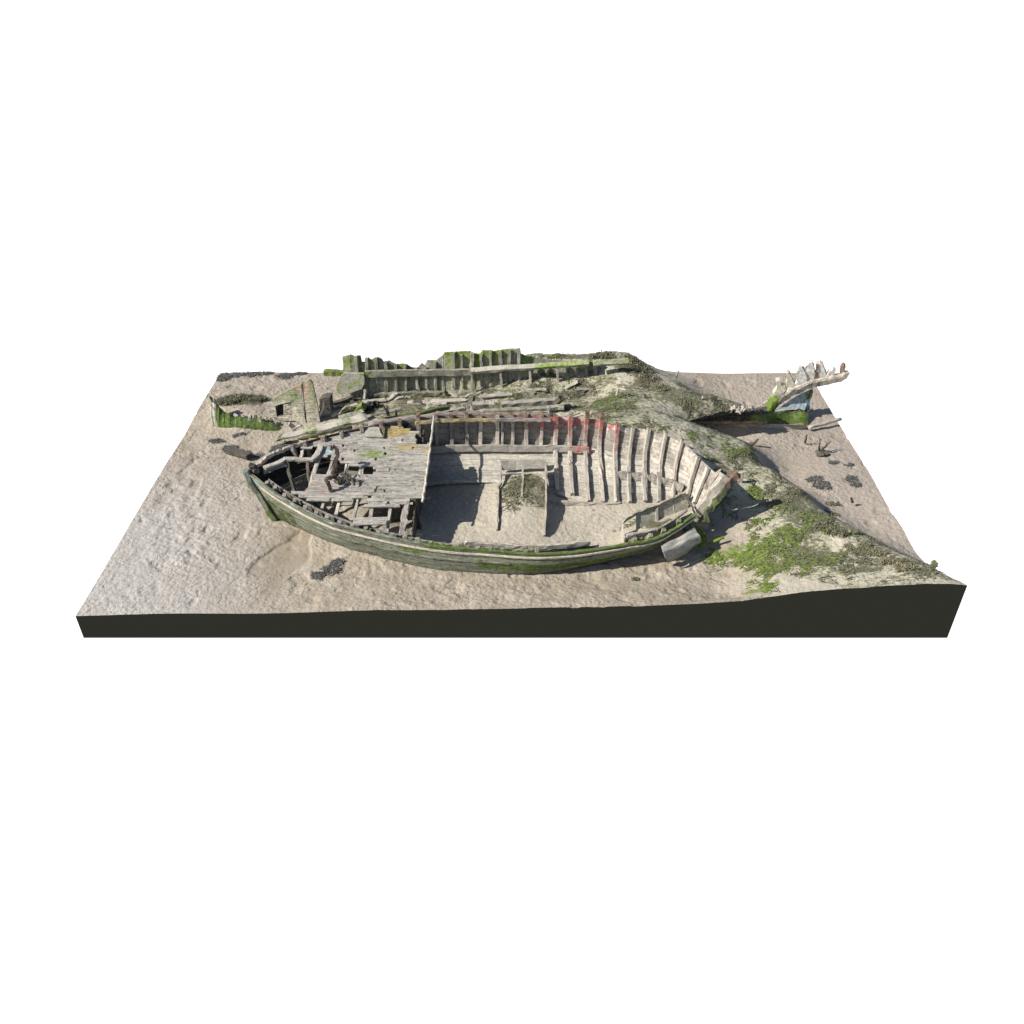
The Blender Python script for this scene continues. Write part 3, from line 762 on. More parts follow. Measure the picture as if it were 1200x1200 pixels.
for i, (px, ext, tb) in enumerate(ribs):
    lo, hi = 0.0, 1.0
    for _ in range(30):
        m_ = (lo + hi) / 2
        if pix(surf(FAR, m_, 0.0))[0] < px: lo = m_
        else: hi = m_
    u = lo
    a = surf(FAR, u, 0.0); b = surf(FAR, u, 0.12)
    d = (a - b).normalized()
    pts = [far_in(u, 0.0, 0.10) + d * (ext + 0.04)] + [far_in(u, t, 0.10) for t in np.linspace(0.05, tb, 9)]
    mb = MB(200 + i, paint_rib)
    w = 0.165 if px < 742 else 0.13
    mb.beam(pts, w + mb.r.uniform(-0.015, 0.03), 0.20, (0, 1, 0.3), jit=0.006, step=0.3, ends=0.04, taper=0.85)
    mb.build('rib', 'pale_wood' if px > 560 else 'grey_wood', hulk)
    if px == 583:
        mb = MB(260, lambda p: CREAM + (0.3,))
        mb.beam([q + Vector((0.20, -0.01, 0)) for q in pts[1:]], 0.10, 0.16, (0, 1, 0.3), jit=0.01)
        mb.build('rib', 'pale_wood', hulk)
    if px in (742, 761, 781):                        # doubled frames lower down
        mb = MB(270 + i, None)
        mb.beam([far_in(u - 0.004, t, 0.16) for t in np.linspace(0.62, 1.0, 5)], 0.13, 0.16, (0, 1, 0.3), jit=0.012)
        mb.build('rib', 'silt_wood', hulk)

def along_far(px0, px1, t, off, n=24, up=0.0):
    us_ = []
    for px in (px0, px1):
        lo, hi = 0.0, 1.0
        for _ in range(30):
            m_ = (lo + hi) / 2
            if pix(surf(FAR, m_, t))[0] < px: lo = m_
            else: hi = m_
        us_.append(lo)
    return [far_in(us_[0] + (us_[1] - us_[0]) * i / n, t, off) + Vector((0, 0, up)) for i in range(n + 1)]

mb = MB(10, lambda p: (RUSTT + (0.45,)) if p.x > -2.8 else BLACK + (0.25,))
mb.beam(along_far(432, 648, 0.0, -0.14, up=0.02), 0.24, 0.25, (0, 0, 1), jit=0.02, round_=True)
mb.build('rail_log', 'grey_wood', hulk)
mb = MB(11, lambda p: (LICHEN + (0.55,)) if p.x < -0.6 else (LICHEN + (0.2,)))
mb.beam(along_far(486, 645, 0.03, 0.30), 0.20, 0.14, (0, 0.4, 1), jit=0.012, step=0.3, ends=0.05)
mb.build('shelf_timber', 'grey_wood', hulk)
mb = MB(12, lambda p: (RED + (0.5,)) if p.x > 2.2 else (0, 0, 0, 0))
mb.beam(along_far(500, 691, 0.50, 0.20), 0.10, 0.30, (0, 0.15, 1), jit=0.01, step=0.3, ends=0.02)
mb.build('bilge_stringer', 'silt_wood', hulk)
mb = MB(13)
mb.beam(along_far(722, 803, 0.70, 0.10), 0.10, 0.34, (0, 0.5, 1), jit=0.03, step=0.3, ends=0.05)
mb.build('bilge_stringer', 'grey_wood', hulk)
mb = MB(14, lambda p: (PINK + (0.3,)))
mb.beam([at(640, 588, .48), at(690, 591, .46), at(727, 591, .46)], 0.13, 0.16, (0, 0, 1), jit=0.02, step=0.3)
mb.build('floor_timber', 'pale_wood', hulk)
# wale of the bow, high side, and the forepeak shelf
mb = MB(15, lambda p: RUSTT + (0.35,))
mb.beam(along_far(297, 360, 0.02, 0.04, up=0.03), 0.10, 0.16, (0, 0, 1), jit=0.02, ends=0.05)
mb.build('rail', 'pale_wood', hulk)
mb = MB(16, lambda p: (0.30, 0.42, 0.44, 0.3))
pts = [at_deck(310, 549, .12), at_deck(322, 544, .1), at_deck(334, 538, .08), at_deck(352, 538.5, .06), at_deck(366, 539, .05), at_deck(372, 533, .05), at_deck(376, 522, .05)]
mb.beam(pts, 0.22, 0.10, (0, 0, 1), jit=0.012, step=0.2)
mb.build('covering_board', 'pale_wood', hulk)
mb = MB(17, lambda p: (0.30, 0.42, 0.44, 0.2))
mb.slab([at_deck(309, 548, .02), at_deck(334, 537.5, .02), at_deck(336, 546, -0.02), at_deck(318, 553, -0.05), at_deck(309, 556, -.1)], (0, 0.06, 0), jit=0.01)
mb.build('breast_hook', 'pale_wood', hulk)
mb = MB(18, lambda p: RUSTT + (0.3,))
for a, b in [((305, 545), (311, 562)), ((336, 540), (345, 578)), ((360, 540), (366, 578))]:
    q = at_deck(*b, 0); mb.beam([at_deck(*a, 0.05), at_deck((a[0] + b[0]) / 2 - 1, (a[1] + b[1]) / 2, -0.35), Vector((q.x, q.y + 0.5, 0.25))], 0.12, 0.12, (0, 1, 0), jit=0.015)
mb.build('knee', 'dark_wood', hulk)

# deck: planks laid fore and aft, broken open in places
DECK = [(349, 517), (381, 510), (414, 506), (421, 501), (432, 498), (445, 497), (470, 500), (488, 505), (487, 512), (486, 519), (504, 520), (501, 550), (497, 583), (478, 584), (478, 595), (452, 595), (428, 593), (431, 586), (434, 580), (423, 581), (414, 585), (390, 586), (361, 585), (339, 576.5), (359, 577), (362, 565), (367, 556), (374, 534), (366, 533), (358, 534), (354, 525)]
HOLES = [[(373, 534), (388, 534), (389, 540.5), (408, 541), (409, 546.5), (440, 546), (441, 553.5), (432, 555), (424, 558), (412, 555.5), (400, 556), (366, 557)],
         [(435, 572.5), (441, 571), (451, 574), (449, 577), (441, 576)], [(442, 580), (452, 580.5), (448, 582.5)], [(469, 590), (478, 588), (479, 596), (470, 596)], [(398, 512), (407, 511), (404, 513.5)],
         [(354.5, 524.5), (374, 523.5), (371, 533), (362, 535), (353, 535)]]
def inside(poly, x, y):
    c = False; n = len(poly); j = n - 1
    for i in range(n):
        xi, yi = poly[i]; xj, yj = poly[j]
        if (yi > y) != (yj > y) and x < (xj - xi) * (y - yi) / (yj - yi) + xi: c = not c
        j = i
    return c
deckW = [tuple(at_deck(*p)[:2]) for p in DECK]; holesW = [[tuple(at_deck(*p)[:2]) for p in h] for h in HOLES]
def paint_deck(p):
    px, py = pix(p)
    def el(cx, cy, rx, ry): return max(0.0, 1 - math.hypot((px - cx) / rx, (py - cy) / ry))
    w = max(el(455, 505, 45, 11) * 1.25, el(478, 524, 35, 8) * 0.75, el(370, 513, 30, 7) * 1.0, el(500, 526, 12, 10) * 0.8)
    if w > 0.05: return LICHEN + (min(0.66, w * 0.8 + 0.12),)
    w = el(438, 532, 32, 9)
    if w > 0.05: return (0.20, 0.24, 0.09, 0.3 + 0.4 * w)
    w = el(385, 527, 14, 7)
    if w > 0.05: return BLUE + (0.3 + 0.45 * w,)
    w = el(372, 570, 30, 20)
    if w > 0.05: return (0.42, 0.30, 0.25, 0.25 + 0.2 * w)
    return (0.10, 0.10, 0.08, 0.30 + 0.12 * math.sin(p.x * 2.3) * math.sin(p.y * 3.1))
mb = MB(20, paint_deck)
PW = 0.165
y = 3.9
row = 0
while y < 10.2:
    x = -9.6; run = None; tone = mb.r.uniform(0.92, 1.08)
    butts = sorted(mb.r.uniform(-9, -3.5) for _ in range(2))
    def emit(a, b, y, tone):
        a += mb.r.uniform(-0.09, 0.09); b += mb.r.uniform(-0.09, 0.09) if b < -3.6 else 0
        if b - a < 0.12: return
        dz = mb.r.uniform(-0.006, 0.006)
        n = max(2, int((b - a) / 0.22))
        pts = [(a + (b - a) * i / n, y + PW / 2 + mb.r.gauss(0, 0.003), deck_z(a + (b - a) * i / n, y + PW / 2) - 0.03 + dz + mb.r.gauss(0, 0.003)) for i in range(n + 1)]
        mb.beam(pts, PW - 0.003, 0.055, (0, -0.15, 1), jit=0.002, step=9, cham=0.08, tone=tone * mb.r.uniform(0.93, 1.07), ends=0.05)
    while x < -3.2:
        q = (x, y + PW / 2)
        ok = inside(deckW, *q) and not any(inside(h, *q) for h in holesW)
        if ok and run is None: run = x
        if (not ok or x > -3.23) and run is not None:
            segs = [run] + [c for c in butts if run + 0.3 < c < x - 0.3] + [x]
            for a, b in zip(segs[:-1], segs[1:]): emit(a + 0.002, b - 0.004, y, tone)
            run = None
        x += 0.03
    y += PW
    row += 1
deck = mb.build('deck_planking', 'deck_wood', hulk)
mb = MB(21, lambda p: PINK + (0.2,))
mb.slab([at_deck(428, 502, .03), at_deck(444, 501.5, .03), at_deck(446, 508, .03), at_deck(449, 513, .03), at_deck(428, 512.5, .03)], (0, 0, 0.05), jit=0.02)
mb.build('deck_patch', M['silt_wood'], deck)
mb = MB(22)
mb.beam([at_deck(451, 502, .05), at_deck(449, 513, .05)], 0.07, 0.10, (0, 0, 1))
mb.build('cleat', 'dark_wood', deck)

def near_y(x): return float(np.interp(x, near_l[:, 0], near_l[:, 1]))
def far_y(x): return float(np.interp(x, far_l[:, 0], far_l[:, 1]))
for i, (px, py, w) in enumerate([(357, 588, .10), (377, 590, .10), (395, 592, .12), (415, 598, .10), (434, 600, .15), (455, 608, .10)]):
    p = at_deck(px, py)
    x = p.x; ya = near_y(x) + 0.08; yb = far_y(x) - 0.15
    lean = [0.12, 0.16, 0.2, 0.12, 0.02, 0.02][i]
    mb = MB(300 + i, lambda p: CREAM + (0.15,))
    pts = []
    for t in np.linspace(0, 1, 14):
        yy = ya + (yb - ya) * t; xx = x + lean * (yy - p.y) * 0.12
        pts.append((xx, yy, deck_z(xx, yy) - 0.062 - 0.055 - 0.10 * (1 - t) ** 6))
    mb.beam(pts, w, 0.11, (0, 0, 1), jit=0.01, step=9)
    mb.build('deck_beam', 'pale_wood', hulk)
for i, (a, b, w) in enumerate([((375, 532), (361, 580), .14), ((391, 537), (383, 558), .07), ((407, 541), (404, 558), .08), ((423, 546), (421, 560), .1), ((356, 521), (352, 540), .12)]):
    mb = MB(320 + i, lambda p: CREAM + (0.15,))
    mb.beam([at_deck(*a, -0.09), at_deck(*b, -0.09)], w, 0.10, (0, 0, 1), jit=0.01, step=0.2)
    mb.build('deck_beam', 'pale_wood', hulk)
mb = MB(330)
p = at_deck(475, 594); mb.beam([(p.x, near_y(p.x) + .1, deck_z(p.x, 3) - .18), (p.x - .02, 3.6, deck_z(p.x, 3.6) - .12), (p.x, 5.0, deck_z(p.x, 5) - .12)], 0.22, 0.14, (0, 0, 1), jit=0.02, step=0.2)
mb.build('deck_beam', 'grey_wood', hulk)
# spar laid along the broken edge of the deck
mb = MB(23, lambda p: LICHEN + (0.25,) if p.y > 7.6 else CREAM + (0.2,))
mb.beam([at(508.5, 487, 2.72), at_deck(505, 519, .09), at_deck(500, 555, .07), at_deck(495, 588, .06)], 0.09, 0.09, (0, 0, 1), jit=0.012, step=0.2, round_=True)
mb.build('spar', 'pale_wood', hulk)
mb = MB(24)
mb.beam([at_deck(503, 521, -0.14), at_deck(496, 584, -0.14)], 0.08, 0.16, (0, 0, 1), jit=0.01)
mb.build('edge_beam', 'grey_wood', hulk)
# bulkhead under the deck edge
mb = MB(25, lambda p: MOSS + (0.32,) if 4.2 < p.y < 5.0 else (0, 0, 0, 0))
yy = 3.0
while yy < 9.0:
    w = mb.r.uniform(0.2, 0.3)
    x0 = -3.75 + mb.r.uniform(-0.012, 0.012)
    mb.beam([(x0, yy + w / 2, deck_z(-3.7, yy) - 0.2), (x0, yy + w / 2, 0.05)], 0.045, w - 0.008, (0, 1, 0), jit=0.004, step=0.4, cham=0.05)
    yy += w
mb.build('bulkhead', 'dark_wood', hulk)
mb = MB(26, lambda p: MOSS + (0.3,))
mb.beam([at_deck(485, 583, -.05), Vector((-3.62, 4.55, 0.2))], 0.14, 0.14, (0, 1, 0)); mb.build('stanchion', 'dark_wood', hulk)

# iron windlass bitts on the deck
mb = MB(27)
b0 = at_deck(391, 557); top = b0 + Vector((0.12, 0.42, 1.02))
mb.beam([b0, b0.lerp(top, .35) + Vector((.03, 0, 0)), b0.lerp(top, .7) + Vector((0.10, 0, 0)), top + Vector((0.02, 0, 0)), top + Vector((-0.16, 0.03, 0.02)), top + Vector((-0.2, 0.03, -0.16))], 0.12, 0.13, (1, 0, 0), jit=0.02, step=0.10, cham=0.35)
mb.build('bitt', 'rust', hulk)
mb = MB(28)
b1 = at_deck(389, 576)
mb.beam([b1, b1 + Vector((-.06, .02, .22)), b1 + Vector((-.17, .06, .46)), b1 + Vector((-.06, .22, .52)), b1 + Vector((.12, .4, .40))], 0.12, 0.14, (1, 0, 0), jit=0.02, step=0.10, cham=0.35)
mb.lump(b1 + Vector((.1, .62, .16)), .16, .15, .16, .4)
mb.build('bitt', 'rust', hulk)
mb = MB(29)
c0 = at_deck(403, 563)
for q in range(9): mb.lump(c0 + Vector((mb.r.gauss(0, .12), mb.r.gauss(0, .2), .04 + .06 * mb.r.random())), .07, .07, .06, .4, 7, 5)
for q in range(4):
    a = c0 + Vector((mb.r.gauss(0, .1), mb.r.gauss(0, .15), .05)); mb.beam([a, a + Vector((mb.r.gauss(0, .15), mb.r.gauss(0, .15), .3)), a + Vector((.2, -.3, .05))], .04, .04, jit=.01, step=.1)
mb.build('chain_heap', 'dark_wood', hulk)

# hatch coaming in the hold, filled with mud
mb = MB(30, lambda p: CREAM + (0.15,))
mb.beam([at(587, 545, 1.02), at(640, 544, 1.02)], 0.12, 0.40, (0, 0.55, 1), jit=0.012, step=0.3)
hatch = mb.build('hatch_coaming', 'silt_wood', hulk)
mb = MB(31)
mb.beam([at(640, 547, 1.04), at(640, 580, .80), at(639.5, 600, .62), at(638.5, 622, .44), at(638, 630, .30)], 0.07, 0.50, (0, 0, 1), jit=0.01, step=0.25)
mb.build('hatch_coaming', 'pale_wood', hulk)
mb = MB(32)
mb.beam([at(587, 548, .92), at(586.5, 566, .72), at(584, 572, .66), at(583.5, 600, .5), at(583, 622, .36)], 0.07, 0.14, (0, 0, 1), jit=0.012, step=0.25)
mb.build('hatch_coaming', 'pale_wood', hulk)
mb = MB(33)
mb.beam([at(588, 555.5, .93), at(613, 554.5, .93)], 0.07, 0.08, (0, 0, 1)); mb.beam([at(613, 550, .97), at(612.5, 566, .88), at(611.5, 583, .72)], 0.07, 0.08, (0, 0, 1), jit=.01)
mb.build('hatch_batten', 'pale_wood', hatch)

# cabin coaming at the stern, filled with mud and weed
ZC = 1.2
mb = MB(34, lambda p: MOSS + (0.42,))
mb.beam([at(729.5, 611, ZC), at(745, 602, ZC), at(770, 592, ZC + .06), at(803, 578, ZC + .12)], 0.10, 0.12, (0, 0, 1), jit=.01)
mb.build('coaming_rail', 'pale_wood', hulk)
mb = MB(35, lambda p: CREAM + (0.45,) if p.z > .9 else MOSS + (0.35,))
A0, A1 = at(745, 604, ZC - .05), at(806, 579, ZC + .06)
mb.slab([A0, A1, A1 - Vector((0, .45, .45)), A0 - Vector((0, .35, .36))], (0.02, 0.05, 0), jit=.008)
cpanel = mb.build('coaming_panel', 'silt_wood', hulk)
for px, py in ((769.5, 593), (788, 585)):
    a = at(px, py, ZC + .02); mb = MB(int(px)); mb.beam([a + Vector((0, -.05, 0)), a + Vector((0, -.46, -.42))], .09, .07, (0, 1, 0)); mb.build('coaming_post', 'silt_wood', cpanel)
mb = MB(36)
mb.beam([at(734, 629, ZC), at(756, 625.5, ZC), at(775, 621, ZC + .02), at(795, 612.5, ZC + .06), at(811, 604, ZC + .12)], 0.10, 0.22, (0, 0, 1), jit=.01)
mb.build('coaming_rail', 'pale_wood', hulk)
mb = MB(37)
mb.slab([at(729, 610, ZC + .02), at(731.5, 630.5, ZC + .02), at(731.5, 630.5, ZC + .02) - Vector((0, 0, .8)), at(729, 610, ZC + .02) - Vector((0, 0, .7))], (.05, 0, 0), jit=.006)
mb.build('coaming_panel', 'pale_wood', hulk)
for q, (px, py, c) in enumerate([(741, 631, RUSTT), (757, 628, LICHEN), (780, 621, PINK), (797, 617, PINK), (806, 612, MOSS)]):
    mb = MB(360 + q, lambda p, c=c: c + (0.5,))
    a = at(px, py, 1.12); mb.beam([a + Vector((.03, .08, .12)), a + Vector((0, -.02, -.1)), a + Vector((-.08, -.08, -.4))], .18, .12, (0, 1, 0), jit=.03, step=.12)
    mb.build('rib', 'grey_wood', hulk)
# broad rusty strap across the stern
mb = MB(38)
mb.beam([at(803, 583, 1.4), at(808, 588, 1.5), at(812, 595, 1.5), at(814, 603, 1.42)], .07, .05, (0, 0, 1), jit=.008, step=.1)
mb.build('strap', 'dark_wood', spost)

# loose things lying on or against the hulk
mb = MB(50, lambda p: BLACK + (0.1,))
mb.beam([at_deck(414.5, 611.5, .05), at_deck(434, 611, .05), at_deck(454, 611, .05)], .40, .05, (0, -.1, 1), jit=.006, cham=.05, ends=.05)
tag(mb.build('loose_plank', 'deck_wood'), 'short wide grey plank lying across the bare deck beams by the low rail', 'plank')
def paint_sheet(p): return MOSS + (0.5 if p.x > 6.9 else 0.06,)
mb = MB(51, paint_sheet)
S0 = [at(775, 640, 1.02), at(776.5, 645, .98), at(778.5, 650, .86), at(781, 655, .62)]
S1 = [at(813, 618, 1.17), at(817, 623, 1.12), at(821, 629, 1.0), at(822, 635, .76)]
def fs(u, v):
    a = Vector(catmull(np.array(S0), v * 3)); b = Vector(catmull(np.array(S1), v * 3))
    return a.lerp(b, u) + Vector((0, 0, 0.02 * math.sin(u * 9 + v * 4) + 0.015 * math.sin(v * 14)))
mb.grid(fs, 24, 12, 0.05, lambda u, v: (0.0, 0.35, -0.9))
tag(mb.build('curved_plate', 'sheet'), 'curved pale grey plate leaning against the low quarter of the boat, streaked with green', 'plate')
mb = MB(53, lambda p: MOSS + (0.3,))
mb.slab([at(781, 655, .56), at(800, 645, .62), at(815, 638, .66), at(806, 647, .40), at(795, 654, .30), at(783, 660, .26)], (0.02, .08, -.02), jit=.02, step=.15)
tag(mb.build('torn_board', 'silt_wood'), 'torn tan board hanging under the lower edge of the curved pale plate', 'board')
mb = MB(52, lambda p: MOSS + (0.85,))
mb.slab([at(814, 617, 1.15), at(820, 620, 1.0), at(827, 630, .75), at(827, 638, .55), at(820, 643, .42), at(815, 640, .6), at(818, 630, .85)], (.05, .08, 0), jit=.02, step=.12)
tag(mb.build('mossy_board', 'moss_wood'), 'green weed covered board standing at the end of the curved pale plate', 'board')
# rocky heap of mud in the fore hold is ground; stones lie on it

# ------------------------------------------------------------------ the barge wreck behind
wall = thing('barge_side', 'long upright side of a mossy wooden barge with broken plank tops at the back edge', 'barge wreck', (-2, 15.6, 0.5))
WY = 15.7
TOP = [(401, 418.7), (410, 416), (415, 417.5), (422.5, 417), (424, 425), (429, 424), (431, 418.5), (434, 422), (443, 418.7), (448, 422), (451, 426.7), (455, 422.7), (463, 427), (475, 426.7), (482, 431), (489, 431.5), (494.7, 425), (497, 430), (500, 422.7), (510, 422.7), (518.7, 417), (520, 413.3), (550, 412), (553, 412.7), (556, 415), (563, 414.7), (565, 411), (575, 411), (579, 412), (585, 410.7), (595, 409.3), (607, 409), (610, 414.7), (616, 418), (640, 421), (660, 423), (690, 424.5), (700, 424)]
def paint_wall(p):
    px, py = pix(p)
    w = 0.38 + 0.25 * math.sin(px * 0.13) * math.sin(px * 0.047 + 1)
    if 520 < px < 600 and py < 428: w = 0.62
    if px < 440 and py < 436: w = 0.55
    if py > 439.5: return CREAM + (0.52,)
    return BRIGHT + (w,) if py < 431 else MOSS + (max(0.05, w - 0.08),)
# outer planking: upright boards whose heads have rotted to different heights
txs = [p[0] for p in TOP]; tys = [p[1] for p in TOP]
mb = MB(60, paint_wall)
seams = [401, 410, 418, 424, 430, 441, 452, 464, 475, 488, 499, 510, 519, 531, 541, 553.5, 564, 575, 586.5, 597, 608, 620, 631, 642, 653, 664, 676, 687, 700]
for px, pe in zip(seams[:-1], seams[1:]):
    xs = np.linspace(px, pe - 0.03, 8)
    yy = WY + mb.r.uniform(-0.012, 0.012)
    top = [at_y(x, np.interp(x, txs, tys) + mb.r.uniform(-0.4, 0.4), yy) for x in xs]
    zb = 0.15 if px < 560 else 0.6
    bot = [Vector((t.x, yy - 0.5 * (t.z - zb) * .45, zb)) for t in reversed(top)]
    mb.slab(top + bot, (0, 0.09, 0), mb.r.uniform(0.85, 1.15), step=0.3, jit=0.018, grain='z')
mb.build('outer_planking', 'moss_wood', wall)
def paint_wale(p): return BRIGHT + ((0.42,) if p.x > 0.5 or p.x < -5.6 else (0.28,))
mb = MB(61, paint_wale)
mb.beam([at_y(428, 438, WY - .34), at_y(490, 437, WY - .34), at_y(553.5, 436, WY - .34)], .12, .34, (0, 0, 1), jit=.012, step=.4, ends=.02)
mb.build('wale', 'moss_wood', wall)
mb = MB(62, lambda p: BRIGHT + ((0.55,) if p.x > 0.8 else (0.12,)))
mb.beam([at_y(552, 434.5, WY - .45), at_y(600, 431, WY - .45), at_y(640, 428.5, WY - .45), at_y(690, 425.5, WY - .45)], .30, .16, (0, -.3, 1), jit=.012, step=.4, ends=.03)
mb.build('wale', 'silt_wood', wall)
mb = MB(63, lambda p: BRIGHT + (0.45,))
mb.beam([at_y(696, 425.5, WY - .5), at_y(736, 423.5, WY - .6)], .34, .12, (0, -.35, 1), jit=.015, step=.4, ends=.08)
mb.build('wale', 'moss_wood', wall)
RIBS = [(418, 417, 440, .12), (430, 420, 456, .14), (441, 419, 456, .12), (452, 424, 455, .16), (464, 427, 453, .13), (475, 427, 452, .12), (488, 431, 450, .12), (499, 430, 449, .12), (510, 424, 449, .14), (519, 432, 453, .15), (531, 413, 448, .16), (541, 416, 447, .12), (553.5, 413, 463, .17), (564, 415, 446, .13), (575, 411, 446, .15), (586.5, 411, 443, .15), (597, 410, 444, .15), (608, 409, 443, .15),
        (631, 430, 444, .11), (642, 430, 444, .11), (664, 428, 445, .1), (676, 425, 448, .14), (687, 421, 442, .15), (697, 422, 439, .15)]
for i, (px, a, b, w) in enumerate(RIBS):
    mb = MB(600 + i, lambda p: BLACK + (0.12,))
    p0, p1 = at_y(px, a, WY - .09), at_y(px + .6, b, WY - .30)
    p1.z -= .25; p1.y -= .06
    mb.beam([p0, p0.lerp(p1, .5), p1], w, .17, (0, 1, 0), jit=.012, step=.3, ends=.03)
    mb.build('rib', 'moss_wood', wall)
for i, (px, a, b) in enumerate([(552.5, 436, 465), (587, 436, 467), (621, 434, 456), (653.5, 430, 457)]):
    mb = MB(640 + i)
    p0 = at_y(px, a, WY - .5); p1 = Vector((p0.x + .04, WY - .62, H(p0.x, WY - .62) - .15))
    mb.beam([p0, p1], .11, .12, (0, 1, 0), jit=.008)
    mb.build('stanchion', 'pale_wood', wall)
mb = MB(65, lambda p: BRIGHT + (0.30 + 0.25 * math.sin(p.x * 7 + p.z * 5),))
E0 = [(402, 438), (397, 446), (394, 453), (395, 460), (401, 463), (410, 461), (424, 456), (427, 445), (426, 438)]
mb.slab([at_y(x, y, WY - .62 + .15 * (450 - y) / 12) for x, y in E0], (0, .14, 0), jit=.02, step=.15)
mb.build('end_board', 'silt_wood', wall)

mb = MB(66, lambda p: BRIGHT + (0.6,))
mb.beam([at(380, 437, .1), at(404, 437.2, .12)], .30, .30, (0, 0, 1), jit=.02, step=.2, cham=.2)
tag(mb.build('baulk', 'moss_wood'), 'square mossy green baulk of timber lying at the left end of the barge side', 'timber')

# green bow piece
bow = thing('bow_fragment', 'low curved barge hull piece hung with bright green weed at the far left edge', 'hull piece', (-12.3, 12.8, 0))
mb = MB(70, lambda p: ((0.10, 0.15, 0.03) if math.sin(p.x * 17 + 3 * math.sin(p.x * 5) + p.z) > -0.3 else (0.05, 0.08, 0.02)) + (0.72 + 0.1 * math.sin(p.x * 11),) if p.x > -13.6 else CREAM + (0.35,))
GT = [at_y(244, 466, 13.35), at_y(249, 471, 13.2), at_y(262, 483, 13.02), at_y(272, 488, 12.95), at_y(285, 490.5, 12.82), at_y(304, 491.5, 12.72), at_y(318, 497, 12.62), at_y(337, 505, 12.58)]
GB = [at(249, 500, -.1), at(252, 503, -.1), at(262, 506, -.12), at(272, 507, -.12), at(285, 508, -.12), at(304, 508.5, -.12), at(318, 508.5, -.12), at(337, 508, -.12)]
def fg(u, v):
    a = Vector(catmull(np.array(GT), u * 7)); b = Vector(catmull(np.array(GB), u * 7))
    p = a.lerp(b, v); p.y -= 0.16 * math.sin(math.pi * v) ; p.z += .03 * math.sin(u * 37) * (1 - v)
    p.y += 0.018 * float(fbm(np.array([u * 34.0]), np.array([v * 1.5]), 1.0, 2, 5)[0]) * 4; return p
mb.grid(fg, 60, 8, .10, lambda u, v: (0, 1, 0))
mb.build('hull_planking', 'moss_wood', bow)
mb = MB(71, lambda p: (MOSS + (0.45,)))
mb.slab([at_y(243, 466, 13.5), at_y(250, 468, 13.3), at_y(256, 480, 13.2), at_y(255, 485, 13.2), at_y(251, 486, 13.2), at_y(247, 478, 13.4)], (.02, .14, 0), jit=.02, step=.12)
mb.build('stem_board', 'silt_wood', bow)
for i in range(11):
    px = 262 + i * 6.2
    mb = MB(700 + i, lambda p: BLACK + (0.2,))
    p = at_y(px, 487 + max(0, i - 5) * 1.3, 13.15 - .03 * i)
    mb.beam([p, p + Vector((.02, .05, -.5))], .12, .16, (0, 1, 0), jit=.04, step=.12, ends=.06)
    mb.build('rib', 'silt_wood' if i % 3 else 'dark_wood', bow)

# upright panel with a window
pan = thing('cabin_panel', 'leaning mossy cabin panel with a square window hole and peeling green paint', 'panel', (-10.0, 12.9, 0.1))
PY = 12.95
def pp(px, py): return at_y(px, py, PY + (500 - py) * 0.020)
def paint_pan(p):
    px, py = pix(p)
    if py < 470 + (360 - px) * 0.12: return (0.15, 0.20, 0.06, 0.58) if (int(px * 1.7) % 5) else PINK + (0.5,)
    return CREAM + (0.45,)
mb = MB(72, paint_pan)
mb.slab([pp(314, 487), pp(318, 475), pp(322, 466.5), pp(335, 459), pp(353, 449.8), pp(354, 472), pp(341, 472), pp(341, 471), pp(322.5, 475.5), pp(324.5, 488.5), pp(342.5, 486), pp(341.5, 473), pp(354.2, 473), pp(358.5, 497), pp(353, 496), pp(345, 493), pp(330, 494)], (0, .06, 0), jit=.006, step=.25)
pan1 = mb.build('panel', 'moss_wood', pan)
mb = MB(73, paint_pan)
mb.slab([pp(354.8, 450), pp(363, 444.5), pp(366, 448), pp(371, 470), pp(375.5, 497.5), pp(366, 499), pp(360, 497)], (.02, .06, 0), jit=.008, step=.25)
mb.build('panel', 'moss_wood', pan)
mb = MB(74, lambda p: BLACK + (.2,))
mb.beam([pp(354.4, 449) + Vector((0, .09, 0)), pp(359.5, 497) + Vector((0, .09, 0))], .12, .08, (0, 1, 0))
mb.build('stile', 'dark_wood', pan)
mb = MB(75)
for a, b in (((322.5, 475), (341.5, 470.7)), ((324.5, 489), (343, 486.5)), ((322.3, 475), (324.6, 489))):
    mb.beam([pp(*a) + Vector((0, .09, 0)), pp(*b) + Vector((0, .09, 0))], .06, .10, (0, 1, 0))
mb.build('window_frame', 'dark_wood', pan1)
mb = MB(76, lambda p: BLACK + (.6,))  # added dark sheet standing in for the shadow seen through the window
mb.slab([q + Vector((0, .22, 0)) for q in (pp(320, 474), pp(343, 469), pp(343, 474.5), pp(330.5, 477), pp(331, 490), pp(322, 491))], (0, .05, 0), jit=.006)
mb.build('shadow_sheet', 'dark_wood', pan1)

# ------------------------------------------------------------------ the wrecked bow on the right
rb = thing('wrecked_bow', 'broken barge bow with a long white stem timber pointing right over the mud', 'bow wreck', (12.2, 13, 0))
def RY(px): return 13.35 + (px - 800) / 190.0 * 0.6
def rp(px, py, dy=0.0): return at_y(px, py, RY(px) + dy)
def lean(px): return -1.85 + 1.75 * min(1.0, max(0.0, (px - 880) / 40.0))
def paint_rb(p):
    px, py = pix(p)
    if px > 900 and 483 < py < 497: return MOSS + (0.62,)
    if py > 494: return PINK + (0.4,)
    if px > 880 and py > 486: return MOSS + (0.6,)
    return BLACK + (0.62,)  # tar black, deepened to put the shade under the overhang into the colour
